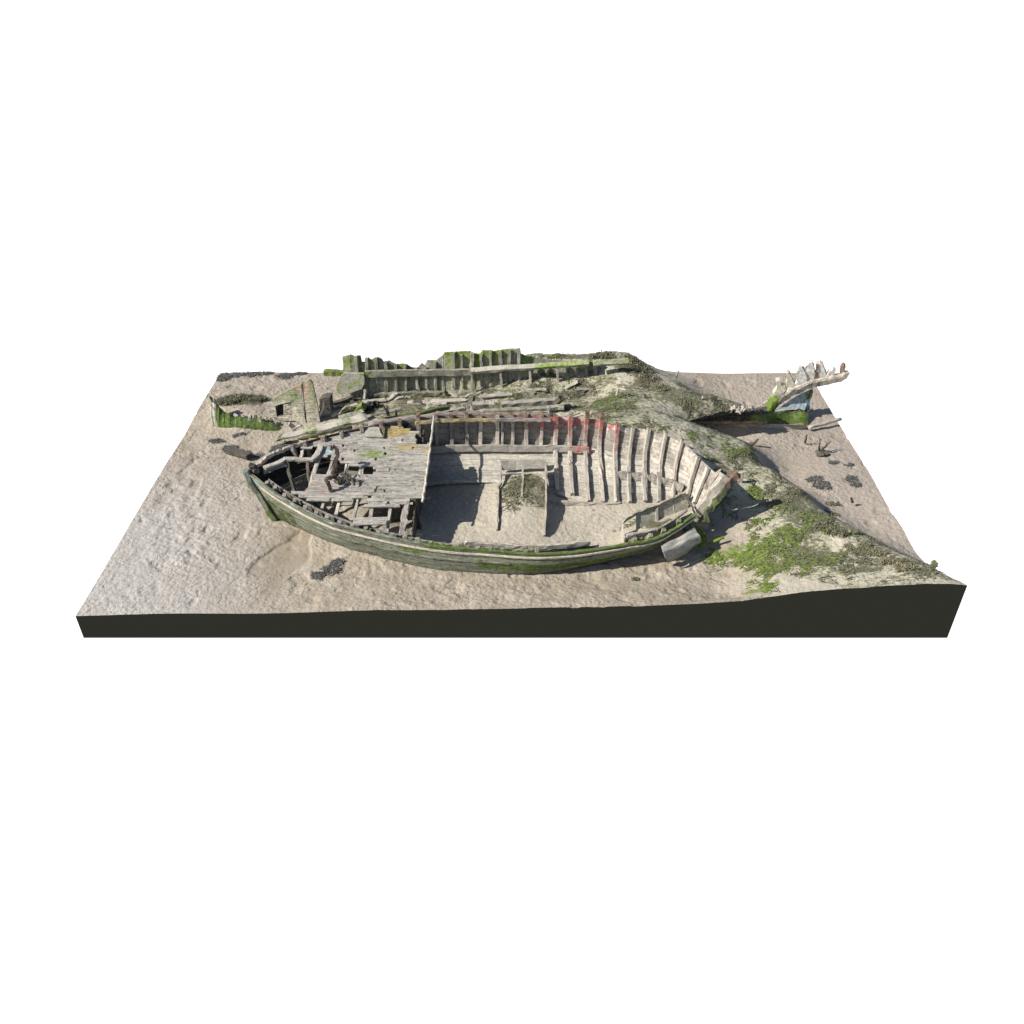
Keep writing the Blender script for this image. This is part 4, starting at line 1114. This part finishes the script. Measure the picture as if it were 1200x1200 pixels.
# lower hull planks, foot on the mud and upper edge leaning back
top = [(786, 497.5), (800, 496.5), (818, 490), (830, 487), (845, 483), (857, 481), (870, 480.5), (885, 479), (898, 482), (906, 484), (925, 482), (940, 480), (947, 482)]
bot = [(786, 499.5), (800, 500), (818, 503), (830, 504), (845, 505), (857, 505.5), (870, 505.5), (885, 505.5), (898, 505.5), (906, 505.5), (925, 505), (940, 503.5), (946, 501)]
TT = [rp(x, y, .05 + lean(x)) for x, y in top]; BB = [at(x, y, -.05) for x, y in bot]
mb = MB(80, paint_rb)
nT = len(TT) - 1
for k in range(5):
    v0, v1 = k / 5, (k + 1) / 5 - .012
    off = mb.r.uniform(0, .02)
    def f5(u, v, v0=v0, v1=v1, off=off):
        a = Vector(catmull(np.array(TT), u * nT)); b = Vector(catmull(np.array(BB), u * nT)); t = v0 + (v1 - v0) * v
        p = a.lerp(b, t); p.y -= .10 * math.sin(math.pi * t) + off
        if k == 0 and v == 0: p.z += .03 * math.sin(u * 63) + .02 * math.sin(u * 150)
        return p
    mb.grid(f5, 54, 3, .09, lambda u, v: (0, 1, .1), mb.r.uniform(.85, 1.15))
mb.build('hull_planking', 'hull_wood', rb)
mb = MB(811, lambda p: PINK + (0.35,) if math.sin(p.x * 6) > .2 else MOSS + (.3,))
mb.slab([at(872, 500, .34), at(890, 497.5, .40), at(915, 497, .40), at(944, 497.5, .36), at(947, 501.5, .06), at(920, 506, .03), at(885, 506, .03)], (0, .05, -.05), jit=.025, step=.2)
mb.build('bilge_plank', 'silt_wood', rb)
# upper edge with white rotten timber heads
mb = MB(81, lambda p: MOSS + (0.1,))
mb.beam([rp(856, 481, -1.72), rp(870, 480, -1.72), rp(884, 479, -1.5), rp(897, 478, -.9)], .22, .12, (0, 0, 1), jit=.04, step=.14, ends=.05)
for q in range(14): mb.lump(rp(858 + q * 2.9, 479 + mb.r.uniform(-2, 1), -1.70 + max(0, q - 8) * .14), .10, .10, .10, .5, 7, 5)
mb.build('rotten_rail', 'pale_wood', rb)
# pale blue painted plate between stem and hull
mb = MB(82, lambda p: (0.36, 0.43, 0.43, 0.75))
mb.slab([rp(909, 482.5, -.12), rp(918, 475, .02), rp(935, 464, .2), rp(953, 455.5, .32), rp(949, 465, .15), rp(943, 481, -.1), rp(935, 479, -.07), rp(925, 480, -.08)], (0, .05, 0), jit=.01)
mb.build('painted_plate', 'sheet', rb)
mb = MB(83, lambda p: MOSS + (0.6,))
mb.beam([rp(951, 458, .05), rp(946, 472, .1), rp(941, 482, .15), rp(939, 497, .12)], .12, .14, (0, 1, 0), jit=.02)
mb.build('false_stem', 'dark_wood', rb)
mb = MB(84, lambda p: (0.20, 0.33, 0.40, 0.8))
mb.slab([rp(944, 470, .02), rp(949.5, 470, .02), rp(949, 481, .06), rp(943, 481, .06)], (0, .08, 0))
mb.build('painted_plate', 'sheet', rb)
mb = MB(85)
mb.beam([rp(948, 481, .0), rp(953, 480.5, .0)], .12, .12, (0, 0, 1), cham=.4); mb.build('bolt', 'dark_wood', rb)
# the stem timber
def paint_st(p):
    px, py = pix(p)
    if px < 912: return MOSS + (0.72,)
    if px > 955 and py < 446: return (0.42, 0.34, 0.26, 0.45)
    return (0.10, 0.095, 0.08, 0.42)
mb = MB(86, paint_st)
mb.beam([rp(896, 487, .15), rp(903, 478, .15), rp(912, 468, .15), rp(925, 458.5, .12), rp(945, 451, .1), rp(965, 446, .1), rp(985, 441, .1), rp(993, 438.5, .1)], .42, .52, (0, -.3, 1), jit=.02, step=.18, cham=.35, taper=.72, ends=.10)
mb.build('stem_timber', 'pale_wood', rb)
mb = MB(861, lambda p: MOSS + (0.5,))
mb.slab([rp(891, 478, .5), rp(901, 468, .5), rp(912, 462, .5), rp(914, 467, .4), rp(905, 474, .35), rp(898, 482, .3)], (0, .12, .02), jit=.03, step=.12)
mb.build('apron', 'silt_wood', rb)
KNEES = [([(905, 462), (910, 455), (909, 447), (913, 446), (915, 451), (920, 453), (922, 457), (917, 462), (911, 465)], CREAM),
         ([(921, 456), (922, 442), (921, 438), (924, 437), (926, 440), (930, 449), (932, 453), (926, 457)], CREAM),
         ([(931, 453), (934, 444), (932, 437), (936, 431), (940, 430), (942, 434), (946, 444), (945, 451), (938, 454)], WHITE),
         ([(943, 452), (946, 440), (942, 432), (948, 425.5), (952, 425), (954, 430), (956, 440), (955, 448), (948, 451)], WHITE),
         ([(953, 449), (956, 436), (956, 427.5), (959, 427.5), (958.5, 440), (958, 448)], RUSTT),
         ([(957, 448), (959, 436), (956, 427), (961, 426), (964, 427), (966, 433), (968.5, 438), (965, 445)], WHITE),
         ([(967, 443), (972, 436), (976, 433.5), (979.5, 435), (976, 441)], WHITE),
         ([(984, 438), (986, 430), (989, 428.5), (991, 431), (990.5, 438)], RUSTT)]
for i, (ol, c) in enumerate(KNEES):
    mb = MB(870 + i, lambda p, c=c: c + (0.55,))
    y0 = RY(ol[0][0]) + .02 + .04 * (i % 2)
    poly = [at_y(x, y, y0 + (ol[0][1] - y) * .006) for x, y in ol]
    mb.slab(poly, (.06, .26, .05), 1.05, step=.12, jit=.022, grain='z')
    mb.build('knee', 'pale_wood' if c is not RUSTT else 'grey_wood', rb)

mb = MB(88, lambda p: MOSS + (0.35,) if int(p.x * 6) % 2 else CREAM + (.3,))
mb.beam([at(948, 501, .2), at(965, 496.5, .24), at(985, 491, .3)], .17, .17, (0, 0, 1), jit=.012, round_=True)
tag(mb.build('log', 'pale_wood'), 'pale round log sticking out over the right edge beside the wrecked bow', 'log')

# ------------------------------------------------------------------ loose timbers between the wrecks
def timber(name, label, pts, w, h, mat, paint=None, seed=0, cat='timber', up=(0, 0, 1), jit=.015, rnd=False, ends=.05, taper=1.0):
    mb = MB(seed, paint); mb.beam([at(x, y, z) for x, y, z in pts], w, h, up, jit=jit, step=.25, ends=ends, round_=rnd, taper=taper)
    o = tag(mb.build(name, mat), label, cat); o['kind'] = 'thing'
    return o
mb = MB(90, lambda p: (MOSS + (0.50,)) if math.sin(pix(p)[0] * 0.16) > 0.1 else PINK + (0.22,))
F0 = [at(324, 516, .30), at(352, 508.5, .55), at(385, 502, .9), at(420, 494, 1.15), at(432, 492, 1.2)]
F1 = [at(330, 511, .32), at(355, 501.5, .6), at(385, 495, .95), at(412, 487, 1.2), at(428, 484, 1.25)]
mb.grid(lambda u, v: Vector(catmull(np.array(F1), u * 4)).lerp(Vector(catmull(np.array(F0), u * 4)), v) + Vector((0, 0, .03 * math.sin(u * 23))), 40, 4, .09, lambda u, v: (0, 0, -1))
tag(mb.build('broad_plank', 'silt_wood'), 'broad mossy green and pink plank lying along the far rail of the fishing boat bow', 'plank')
timber('long_timber', 'long dark green edged timber directly under the broad mossy plank', [(349, 516, .5), (383, 506, .85), (412, 500, 1.1)], .14, .16, 'dark_wood', lambda p: MOSS + (.4,), 91)
timber('pale_timber', 'short pale timber leaning between the cabin panel and the barge side', [(388, 487, .4), (402, 480, .6), (419, 474, .75)], .20, .14, 'pale_wood', lambda p: MOSS + (.2,), 92)
timber('mossy_block', 'bright green capped block of timber below the left end of the barge side', [(418, 483, .5), (426, 475, .85)], .36, .30, 'dark_wood', lambda p: BRIGHT + (.55 if p.z > .62 else .2,), 93, cat='block')
mb = MB(94, lambda p: BLACK + (.6,))
for q in range(6): mb.lump(at(428 + q * 2.4, 479 - q * .6, .5) + Vector((0, 0, mb.r.uniform(0, .12))), .2, .2, .16, .45, 8, 6)
tag(mb.build('tarred_lump', 'dark_wood'), 'black tarry lump beside the bright green capped block', 'debris')
mb = MB(95, lambda p: BLACK + (.35,))
bx = [at_y(374, 468, 13.2), at_y(386, 466, 13.25), at_y(388, 484, 13.1), at_y(381, 485, 13.1), at_y(380, 478, 13.1), at_y(377, 485, 13.1), at_y(374, 490, 13.1)]
mb.slab(bx, (.05, .5, 0), jit=.02, step=.2)
tag(mb.build('box_wreckage', 'dark_wood'), 'black broken box standing right beside the cabin panel', 'wreckage')
timber('slanting_timber', 'dark slanting timber with weed on top just behind the lichen covered rail', [(466, 489, .95), (495, 484, 1.1), (526, 477, 1.2)], .16, .20, 'dark_wood', lambda p: MOSS + (.5,), 96)
timber('white_board', 'broken whitish board on edge behind the rail, left of the dark gap', [(512, 486.5, 1.15), (530, 484, 1.2), (545, 482, 1.25)], .08, .34, 'silt_wood', None, 97, cat='board')
timber('leaning_board', 'short whitish board leaning up at the dark gap behind the rail', [(546, 486, 1.1), (549, 474, 1.55)], .22, .07, 'silt_wood', None, 98, cat='board', up=(0, 1, 0))
timber('keelson_timber', 'short squared silted timber left of the dark notch behind the rail', [(553.5, 475.5, 1.2), (579, 474.5, 1.2)], .30, .28, 'silt_wood', lambda p: MOSS + (.18,), 99)
timber('keelson_timber', 'long squared silted timber right of the dark notch, parallel to the rail', [(588.5, 474.5, 1.2), (620, 472.5, 1.22), (655, 470, 1.25)], .30, .28, 'silt_wood', lambda p: MOSS + (.15,), 100)
timber('ledge_timber', 'long low mossy ledge timber between the squared timbers and the rail', [(556, 482.5, 1.18), (600, 480.5, 1.2), (660, 477, 1.3)], .28, .14, 'moss_wood', lambda p: MOSS + (.35,), 101)
timber('black_stump', 'small black stump with orange side at the right end of the long squared timber', [(652, 473, 1.25), (658, 466, 1.7)], .30, .22, 'dark_wood', lambda p: RUSTT + (.3,), 102, cat='stump')
timber('black_stump', 'small black and white stump just behind the end of the rail log', [(643, 487, 1.35), (645, 480, 1.7)], .2, .2, 'dark_wood', lambda p: WHITE + (.35,), 103, cat='stump')
timber('black_stump', 'black stump in the dark gap behind the leaning whitish board', [(551, 474, .9), (553, 464, 1.25)], .26, .2, 'dark_wood', None, 104, cat='stump')
timber('low_stake', 'small pale stake leaning at the foot of the barge side near its left end', [(427, 466, .4), (428.5, 456, .9)], .12, .12, 'pale_wood', None, 105, cat='stake')
timber('mossy_post', 'short mossy post with a shadow beside the last red painted ribs', [(656, 499, 1.4), (657, 489, 1.95)], .16, .16, 'moss_wood', lambda p: MOSS + (.4,), 106, cat='post')
timber('short_post', 'short pale post standing on the weedy bank behind the stern post', [(868, 566, .95), (869.5, 554, 1.5)], .17, .10, 'pale_wood', None, 107, cat='post')
timber('white_fragment', 'pointed white plank fragment sticking out of the weedy mound left of the wrecked bow', [(814, 476, .9), (822, 471, 1.15), (829, 467, 1.45)], .45, .08, 'pale_wood', lambda p: CREAM + (.4,), 108, cat='plank', up=(0, 1, .4))
timber('white_fragment', 'small white knob of timber left of the pointed white fragment', [(812, 474, 1.0), (814, 468, 1.3)], .2, .16, 'pale_wood', None, 109, cat='timber')
timber('thin_stick', 'thin stick standing on the skyline of the weedy mound', [(792, 442, .9), (794.5, 435, 1.2)], .06, .06, 'moss_wood', None, 110, cat='stick')
timber('bent_hoop', 'thin bent white stick lying on the weedy mound', [(722, 463, 1.6), (725, 455, 1.85), (733, 457, 1.85)], .07, .07, 'pale_wood', None, 111, cat='stick', jit=.008)
timber('short_stick', 'short white stick standing upright on the weedy mound right of the bent one', [(755, 466, 1.5), (756, 460, 1.8)], .14, .08, 'pale_wood', None, 112, cat='stick')
timber('buried_keel', 'dark half buried timber with pale stones left of the fishing boat bow', [(265, 527, .06), (278, 530, .12), (292, 534, .14)], .35, .20, 'dark_wood', lambda p: MOSS + (.25,), 113)
timber('green_crust', 'leaf shaped mossy timber scrap in the shade right of the curved plate', [(830, 639, .45), (838, 633, .55), (848, 630, .62)], .10, .06, 'moss_wood', lambda p: BRIGHT + (.7,), 114)
mb = MB(115)
for a, b in (((960.5, 529, .05), (961, 515, .75)), ((963, 527, .05), (974, 517, .55)), ((961, 531, .05), (966, 533, .1))): mb.beam([at(*a), at(*b)], .07, .07, (1, 0, 0), jit=.02, step=.12, taper=.5)
mb.lump(at(962, 531, .04), .28, .22, .10, .4)
tag(mb.build('forked_branch', 'dark_wood'), 'dark forked branch standing upright in the mud below the wrecked bow', 'branch')
timber('broken_stake', 'thin leaning dark stake in the shadow of the wrecked bow', [(943, 519, .05), (946, 510, .5)], .07, .07, 'dark_wood', lambda p: MOSS + (.4,), 116, cat='stake', taper=.6)
timber('dark_snag', 'dark curved snag at the left end of the wrecked bow shadow', [(878, 521, .15), (884, 519, .25), (888, 514, .5)], .16, .12, 'dark_wood', None, 117, cat='snag', taper=.5)
timber('small_snag', 'tiny dark snag on the open mud near the right edge', [(999, 589, .0), (998, 583, .3)], .1, .1, 'dark_wood', lambda p: MOSS + (.3,), 118, cat='snag', taper=.5)
timber('crooked_snag', 'crooked mossy snag standing on the crest of the right bank', [(997, 627, 1.0), (1000, 624, 1.2), (1006, 623, 1.25)], .16, .14, 'dark_wood', lambda p: MOSS + (.5,), 119, cat='snag')
timber('bank_stump', 'jagged mossy stump on the bank crest at the right edge of the block', [(1092, 667, 1.0), (1094, 661, 1.35), (1097, 660, 1.35)], .22, .2, 'dark_wood', lambda p: MOSS + (.5,), 120, cat='stump')

timber('grey_plank', 'grey weathered plank lying flat in the mud just right of the black tarry lump', [(441, 485, .85), (470, 479, .95)], .26, .06, 'grey_wood', None, 121, cat='plank')
timber('dark_beam', 'dark beam end poking out below the left end board of the barge side', [(392, 474, .3), (412, 466, .5)], .2, .22, 'dark_wood', lambda p: MOSS + (.3,), 122, cat='beam')
timber('white_batten', 'thin white batten lying right of the black broken box', [(382, 480, .3), (400, 475, .42)], .1, .08, 'pale_wood', None, 123, cat='batten')
timber('hooked_timber', 'pale hooked timber standing in front of the cabin panel foot', [(346, 509, .05), (344, 501, .45), (339, 496, .7)], .16, .12, 'silt_wood', lambda p: MOSS + (.3,), 124, cat='timber', up=(0, 1, 0))
timber('hooked_timber', 'short leaning strut crossing the hooked timber before the cabin panel', [(344, 503, .4), (353, 498, .6)], .10, .12, 'silt_wood', None, 125, cat='timber', up=(0, 1, 0))
timber('half_buried_plank', 'half buried mossy plank right behind the broad mossy plank', [(398, 490, .72), (426, 482, .85)], .30, .07, 'moss_wood', lambda p: MOSS + (.4,), 126, cat='plank')
timber('mossy_beam', 'long mossy beam half sunk along the foot of the barge side', [(438, 463, .42), (480, 461.5, .48), (522, 461, .55)], .22, .20, 'moss_wood', lambda p: MOSS + (.45,), 127, cat='beam')
timber('silted_plank', 'long silted plank half buried midway between the barge side and the lichen covered rail', [(478, 472, .62), (515, 470.5, .68), (546, 469, .74)], .30, .08, 'silt_wood', lambda p: MOSS + (.2,), 128, cat='plank')
timber('silted_plank', 'short silted plank half buried under the middle of the barge side', [(562, 465, .85), (600, 462.5, .9)], .24, .08, 'silt_wood', None, 129, cat='plank')
timber('thin_plank', 'thin grey plank casting a dark shadow beside the short mossy post', [(659, 488, 1.45), (679, 484.5, 1.6)], .10, .05, 'grey_wood', None, 130, cat='plank')
timber('rib_stump', 'row end rib stump standing dark beside the slanting weedy timber', [(455, 486, .85), (452, 477, 1.25)], .16, .14, 'dark_wood', lambda p: MOSS + (.35,), 131, cat='stump')
timber('rib_stump', 'smaller rib stump leaning right of the dark rib stump', [(463, 487, .9), (465, 481, 1.15)], .14, .12, 'dark_wood', lambda p: MOSS + (.35,), 132, cat='stump')
timber('bent_timber', 'bent dark timber lying left of the black tarry lump', [(398, 485, .5), (406, 477, .8), (416, 478, .75)], .14, .16, 'moss_wood', lambda p: MOSS + (.4,), 133, cat='timber')
timber('flat_board', 'pale flat board resting below the mossy beam at the left of the barge side', [(424, 471, .5), (452, 468, .55)], .32, .06, 'silt_wood', lambda p: MOSS + (.3,), 134, cat='board')

frag_r = random.Random(77)
for i in range(26):
    px, py = frag_r.uniform(392, 556), frag_r.uniform(456, 481)
    if i > 19: px, py = frag_r.uniform(560, 690), frag_r.uniform(452, 466)
    c = on_ground(px, py); a = frag_r.uniform(-.5, .5) if frag_r.random() < .7 else frag_r.uniform(0, 3.1)
    L = frag_r.uniform(.35, 1.1); d = Vector((math.cos(a), math.sin(a), frag_r.uniform(-.05, .35))).normalized() * L / 2
    mb = MB(900 + i, lambda p: MOSS + (.30,)); mid = c + Vector((0, 0, .07))
    mb.beam([mid - d, mid + d], frag_r.uniform(.10, .24), frag_r.uniform(.05, .14), jit=.018, step=.2, ends=.08)
    tag(mb.build('broken_plank', frag_r.choice(['silt_wood', 'moss_wood', 'grey_wood', 'dark_wood', 'pale_wood'])), 'small broken piece of plank lying in the weed between the two wrecks', 'plank', 'broken planks between the wrecks')

# ------------------------------------------------------------------ weed
def leaf_material(name, a, b):
    m = NT(name)
    t = m.attr('tone').outputs['Fac']
    n = m.noise(m.geo(), 9.0, 3, 0.6)
    c = m.mix(m.mapr(n, .3, .7), a, b)
    k = m.n("ShaderNodeCombineColor")
    for i in range(3): m.l(t, k.inputs[i])
    m.l(m.mix(1.0, c, k.outputs[0], 'MULTIPLY'), m.b.inputs['Base Color'])
    m.b.inputs['Roughness'].default_value = .75
    return m.m
M['wrack'] = leaf_material('olive_wrack', (0.065, 0.068, 0.04), (0.20, 0.19, 0.12))
M['black_wrack'] = leaf_material('black_wrack', (0.055, 0.056, 0.054), (0.16, 0.158, 0.145))
M['algae'] = leaf_material('green_algae', (0.075, 0.125, 0.018), (0.19, 0.24, 0.05))
M['dry_grass'] = leaf_material('brown_weed', (0.12, 0.11, 0.065), (0.25, 0.225, 0.14))

def strands(items, mat, name, seg=3):
    """items: (base, direction, length, width, lift, tone); each a bent strand of weed lying over the ground"""
    V = []; F = []; T = []
    for (b, d, L, w, lift, tone) in items:
        s = Vector((-d.y, d.x, 0)); s = s.normalized() if s.length > 1e-6 else Vector((1, 0, 0))
        i0 = len(V)
        for k in range(seg + 1):
            t = k / seg
            q = b + d * (L * t)
            zz = H(q.x, q.y) if -14.95 < q.x < 14.95 and .05 < q.y < 18.4 else b.z
            z = max(b.z - .3, zz) if lift < .2 else b.z
            q = Vector((q.x, q.y, z + lift * math.sin(math.pi * min(1, t * .8 + .1)) + .012))
            ww = w * (1 - .6 * t)
            V.append(q + s * ww); V.append(q - s * ww); T += [tone, tone]
        for k in range(seg):
            a = i0 + 2 * k; F.append((a, a + 1, a + 3, a + 2))
    me = bpy.data.meshes.new(name); me.from_pydata([tuple(v) for v in V], [], F)
    a = me.attributes.new('tone', 'FLOAT', 'POINT'); a.data.foreach_set('value', np.array(T, dtype=np.float32))
    me.materials.append(M[mat]); me.update()
    o = bpy.data.objects.new(name, me); COL.objects.link(o)
    return o

rs = np.random.RandomState(5)
gzx = np.gradient(gz, axis=1); gzy = np.gradient(gz, axis=0)
def scatter(mask, n, lens, wid, lift, exclude_in=False):
    pr = np.clip(mask, 0, None).ravel() ** 1.0
    if exclude_in: pr = pr * (1 - ins.ravel())
    pr = pr / pr.sum(); idx = rs.choice(len(pr), n, p=pr); out = []
    for i in idx:
        j, k = divmod(i, NX)
        x, y = gx[j, k] + rs.uniform(-.02, .02), gy[j, k] + rs.uniform(-.02, .02)
        if not (X0 + .2 < x < X1 - .2 and Y0 + .2 < y < Y1 - .2): continue
        g = Vector((-gzx[j, k], -gzy[j, k], 0)); a = rs.uniform(0, 6.283)
        d = (g.normalized() * .9 if g.length > 1e-4 else Vector((0, 0, 0))) + Vector((math.cos(a), math.sin(a), 0)) * .8
        d = d.normalized()
        out.append((Vector((x, y, H(x, y))), d, rs.uniform(*lens), rs.uniform(*wid), rs.uniform(*lift), rs.uniform(.6, 1.3)))
    return out
clump = sstep(-.05, .22, fbm(gx, gy, .55, 3, 101))
o = strands(scatter(np.clip(weed - .15, 0, .5) * clump, 11000, (.10, .26), (.010, .026), (.01, .06)), 'wrack', 'wrack'); o['kind'] = 'stuff'; o['label'] = 'olive bladder wrack strewn over the banks'
o = strands(scatter(np.clip(green - .2, 0, .5) * clump, 5000, (.08, .22), (.012, .03), (.005, .03)), 'algae', 'algae'); o['kind'] = 'stuff'; o['label'] = 'bright green algae spread over the banks'

def clump_thing(name, label, pts, mat, n, L, seed, cat='seaweed', lift=(.01, .06), w=(.010, .024), group=None):
    """pts: ellipses (px, py, rx, ry) on the ground covered by one clump"""
    r = random.Random(seed); items = []
    for (px, py, rx, ry) in pts:
        c = on_ground(px, py)
        for _ in range(n):
            a = r.uniform(0, 6.283); q = math.sqrt(r.random()) * (1 - .15 * r.random())
            x, y = c.x + math.cos(a) * rx * q, c.y + math.sin(a) * ry * q
            if not (X0 + .05 < x < X1 - .05 and Y0 + .05 < y < Y1 - .05): continue
            if vnoise(np.array([x * 5.0]), np.array([y * 5.0]), seed)[0] < .28 + .22 * (q - .5): continue
            b = r.uniform(0, 6.283)
            items.append((Vector((x, y, H(x, y))), Vector((math.cos(b), math.sin(b), 0)), r.uniform(*L), r.uniform(*w), r.uniform(*lift), r.uniform(.6, 1.35)))
    o = strands(items, mat, name); tag(o, label, cat, group); return o
G = 'seaweed clumps on the mud'
clump_thing('seaweed_clump', 'large dark grey seaweed clump on the open mud below the fishing boat bow', [(376, 674, .36, .26), (386, 669, .40, .32), (395, 662, .32, .30)], 'black_wrack', 420, (.08, .2), 201, group=G)
clump_thing('seaweed_clump', 'long dark seaweed clump on the right mud, biggest of that patch', [(954, 562, .32, .22), (962, 568, .34, .22), (967, 572, .22, .14)], 'black_wrack', 220, (.08, .18), 202, group=G)
clump_thing('seaweed_clump', 'small round seaweed clump above the long one on the right mud', [(973, 542, .30, .20)], 'black_wrack', 240, (.08, .16), 203, group=G)
clump_thing('seaweed_clump', 'dark seaweed clump nearest the sloping right edge of the mud', [(997, 562, .28, .22), (1003, 568, .18, .14)], 'black_wrack', 220, (.08, .16), 204, group=G)
clump_thing('seaweed_clump', 'thin seaweed streak beside the right edge, behind the other clumps', [(995, 545, .26, .12)], 'black_wrack', 110, (.06, .14), 205, group=G)
clump_thing('seaweed_clump', 'sparse greenish seaweed clump below the long one on the right mud', [(976, 591, .34, .12)], 'wrack', 130, (.06, .14), 206, group=G)
clump_thing('seaweed_clump', 'flat pale green seaweed smear at the foot of the bank on the right mud', [(975, 602, .5, .18)], 'wrack', 120, (.06, .14), 207, group=G)
clump_thing('seaweed_clump', 'wide black seaweed band along the far left corner of the mud', [(272, 440, .7, .32), (290, 439, .7, .30), (307, 437.5, .6, .26), (262, 443, .35, .3)], 'black_wrack', 330, (.12, .26), 208, group=G)
clump_thing('seaweed_clump', 'black seaweed patch at the back edge, right of the wide band', [(334, 441, .40, .32), (345, 438, .5, .22), (354, 437.5, .25, .16)], 'black_wrack', 230, (.1, .22), 209, group=G)
clump_thing('seaweed_clump', 'small dark seaweed spot just below the green hull piece', [(281, 511, .34, .20)], 'black_wrack', 200, (.06, .16), 210, group=G)
clump_thing('seaweed_clump', 'dark seaweed spot on the mud left of the half buried timber', [(254, 517, .36, .16)], 'black_wrack', 170, (.06, .16), 211, group=G)
clump_thing('seaweed_clump', 'dark seaweed wrapped round the half buried timber', [(270, 526, .35, .22), (285, 532, .35, .25), (300, 535, .35, .2)], 'black_wrack', 170, (.08, .2), 212, group=G)
clump_thing('seaweed_clump', 'grey black seaweed heap filling the corner behind the fishing boat bow', [(325, 528, .40, .35), (338, 522, .40, .35)], 'black_wrack', 420, (.08, .2), 213, group=G)
clump_thing('seaweed_clump', 'tiny seaweed tuft on the bare mud in front of the stern', [(744, 679, .14, .09)], 'wrack', 70, (.05, .12), 214, group=G)
clump_thing('weed_mound', 'bushy olive weed mound behind the green hull piece', [(268, 472, .55, .40), (284, 468, .75, .42), (300, 470, .55, .35)], 'wrack', 520, (.15, .35), 215, cat='weed', lift=(.05, .22))
clump_thing('brown_weed', 'brown bushy weed covering the top of the mound beside the barge side', [(745, 425, .8, .7), (755, 440, .7, .6), (770, 455, .6, .5)], 'dry_grass', 260, (.12, .3), 216, cat='weed', lift=(.04, .20))
clump_thing('brown_weed', 'brown weed tufts along the crest of the right front bank', [(1005, 640, .5, .22), (1025, 648, .5, .22), (1045, 658, .5, .2), (1060, 665, .4, .18)], 'dry_grass', 260, (.08, .2), 217, cat='weed', lift=(.03, .10))
clump_thing('green_weed', 'green and olive weed lumps along the skyline behind the barge side', [(620, 419, .6, .4), (637, 418, .6, .4), (654, 417, .6, .4), (671, 417, .6, .4), (688, 418, .6, .4), (705, 419, .6, .4)], 'wrack', 330, (.12, .28), 218, cat='weed', lift=(.05, .22))
clump_thing('green_weed', 'dark green weed lumps on the crest of the bank near the crooked snag', [(965, 617, .3, .2), (975, 622, .35, .2), (985, 626, .3, .2)], 'wrack', 240, (.08, .2), 219, cat='weed', lift=(.03, .14))
for o in COL.objects:
    if o.name.startswith('green_weed'): o['kind'] = 'stuff'

# low bush growing in the mud of the hatch
r = random.Random(31); items = []
c = on_ground(628, 580)
for _ in range(260):
    a = r.uniform(0, 6.283); q = math.sqrt(r.random())
    x, y = c.x + math.cos(a) * .45 * q + r.gauss(0, .03), c.y + math.sin(a) * .75 * q
    h = (1 - q * q) * .30 + .02
    b = a + r.gauss(0, .8)
    items.append((Vector((x, y, H(x, y) + h * r.random())), Vector((math.cos(b), math.sin(b), r.uniform(-.1, .5))).normalized(), r.uniform(.15, .34), r.uniform(.005, .011), .3 * r.random() * .3 + .2, r.uniform(.6, 1.5)))
tag(strands(items, 'wrack', 'bush'), 'low straggling green bush growing in the mud filled hatch of the fishing boat', 'bush')

mb = MB(140)
mb.lump(at(694, 598, .42), .09, .07, .05, .3)
tag(mb.build('white_stone', 'pale_wood'), 'small white stone on the bare mud of the hold below the painted ribs', 'stone')
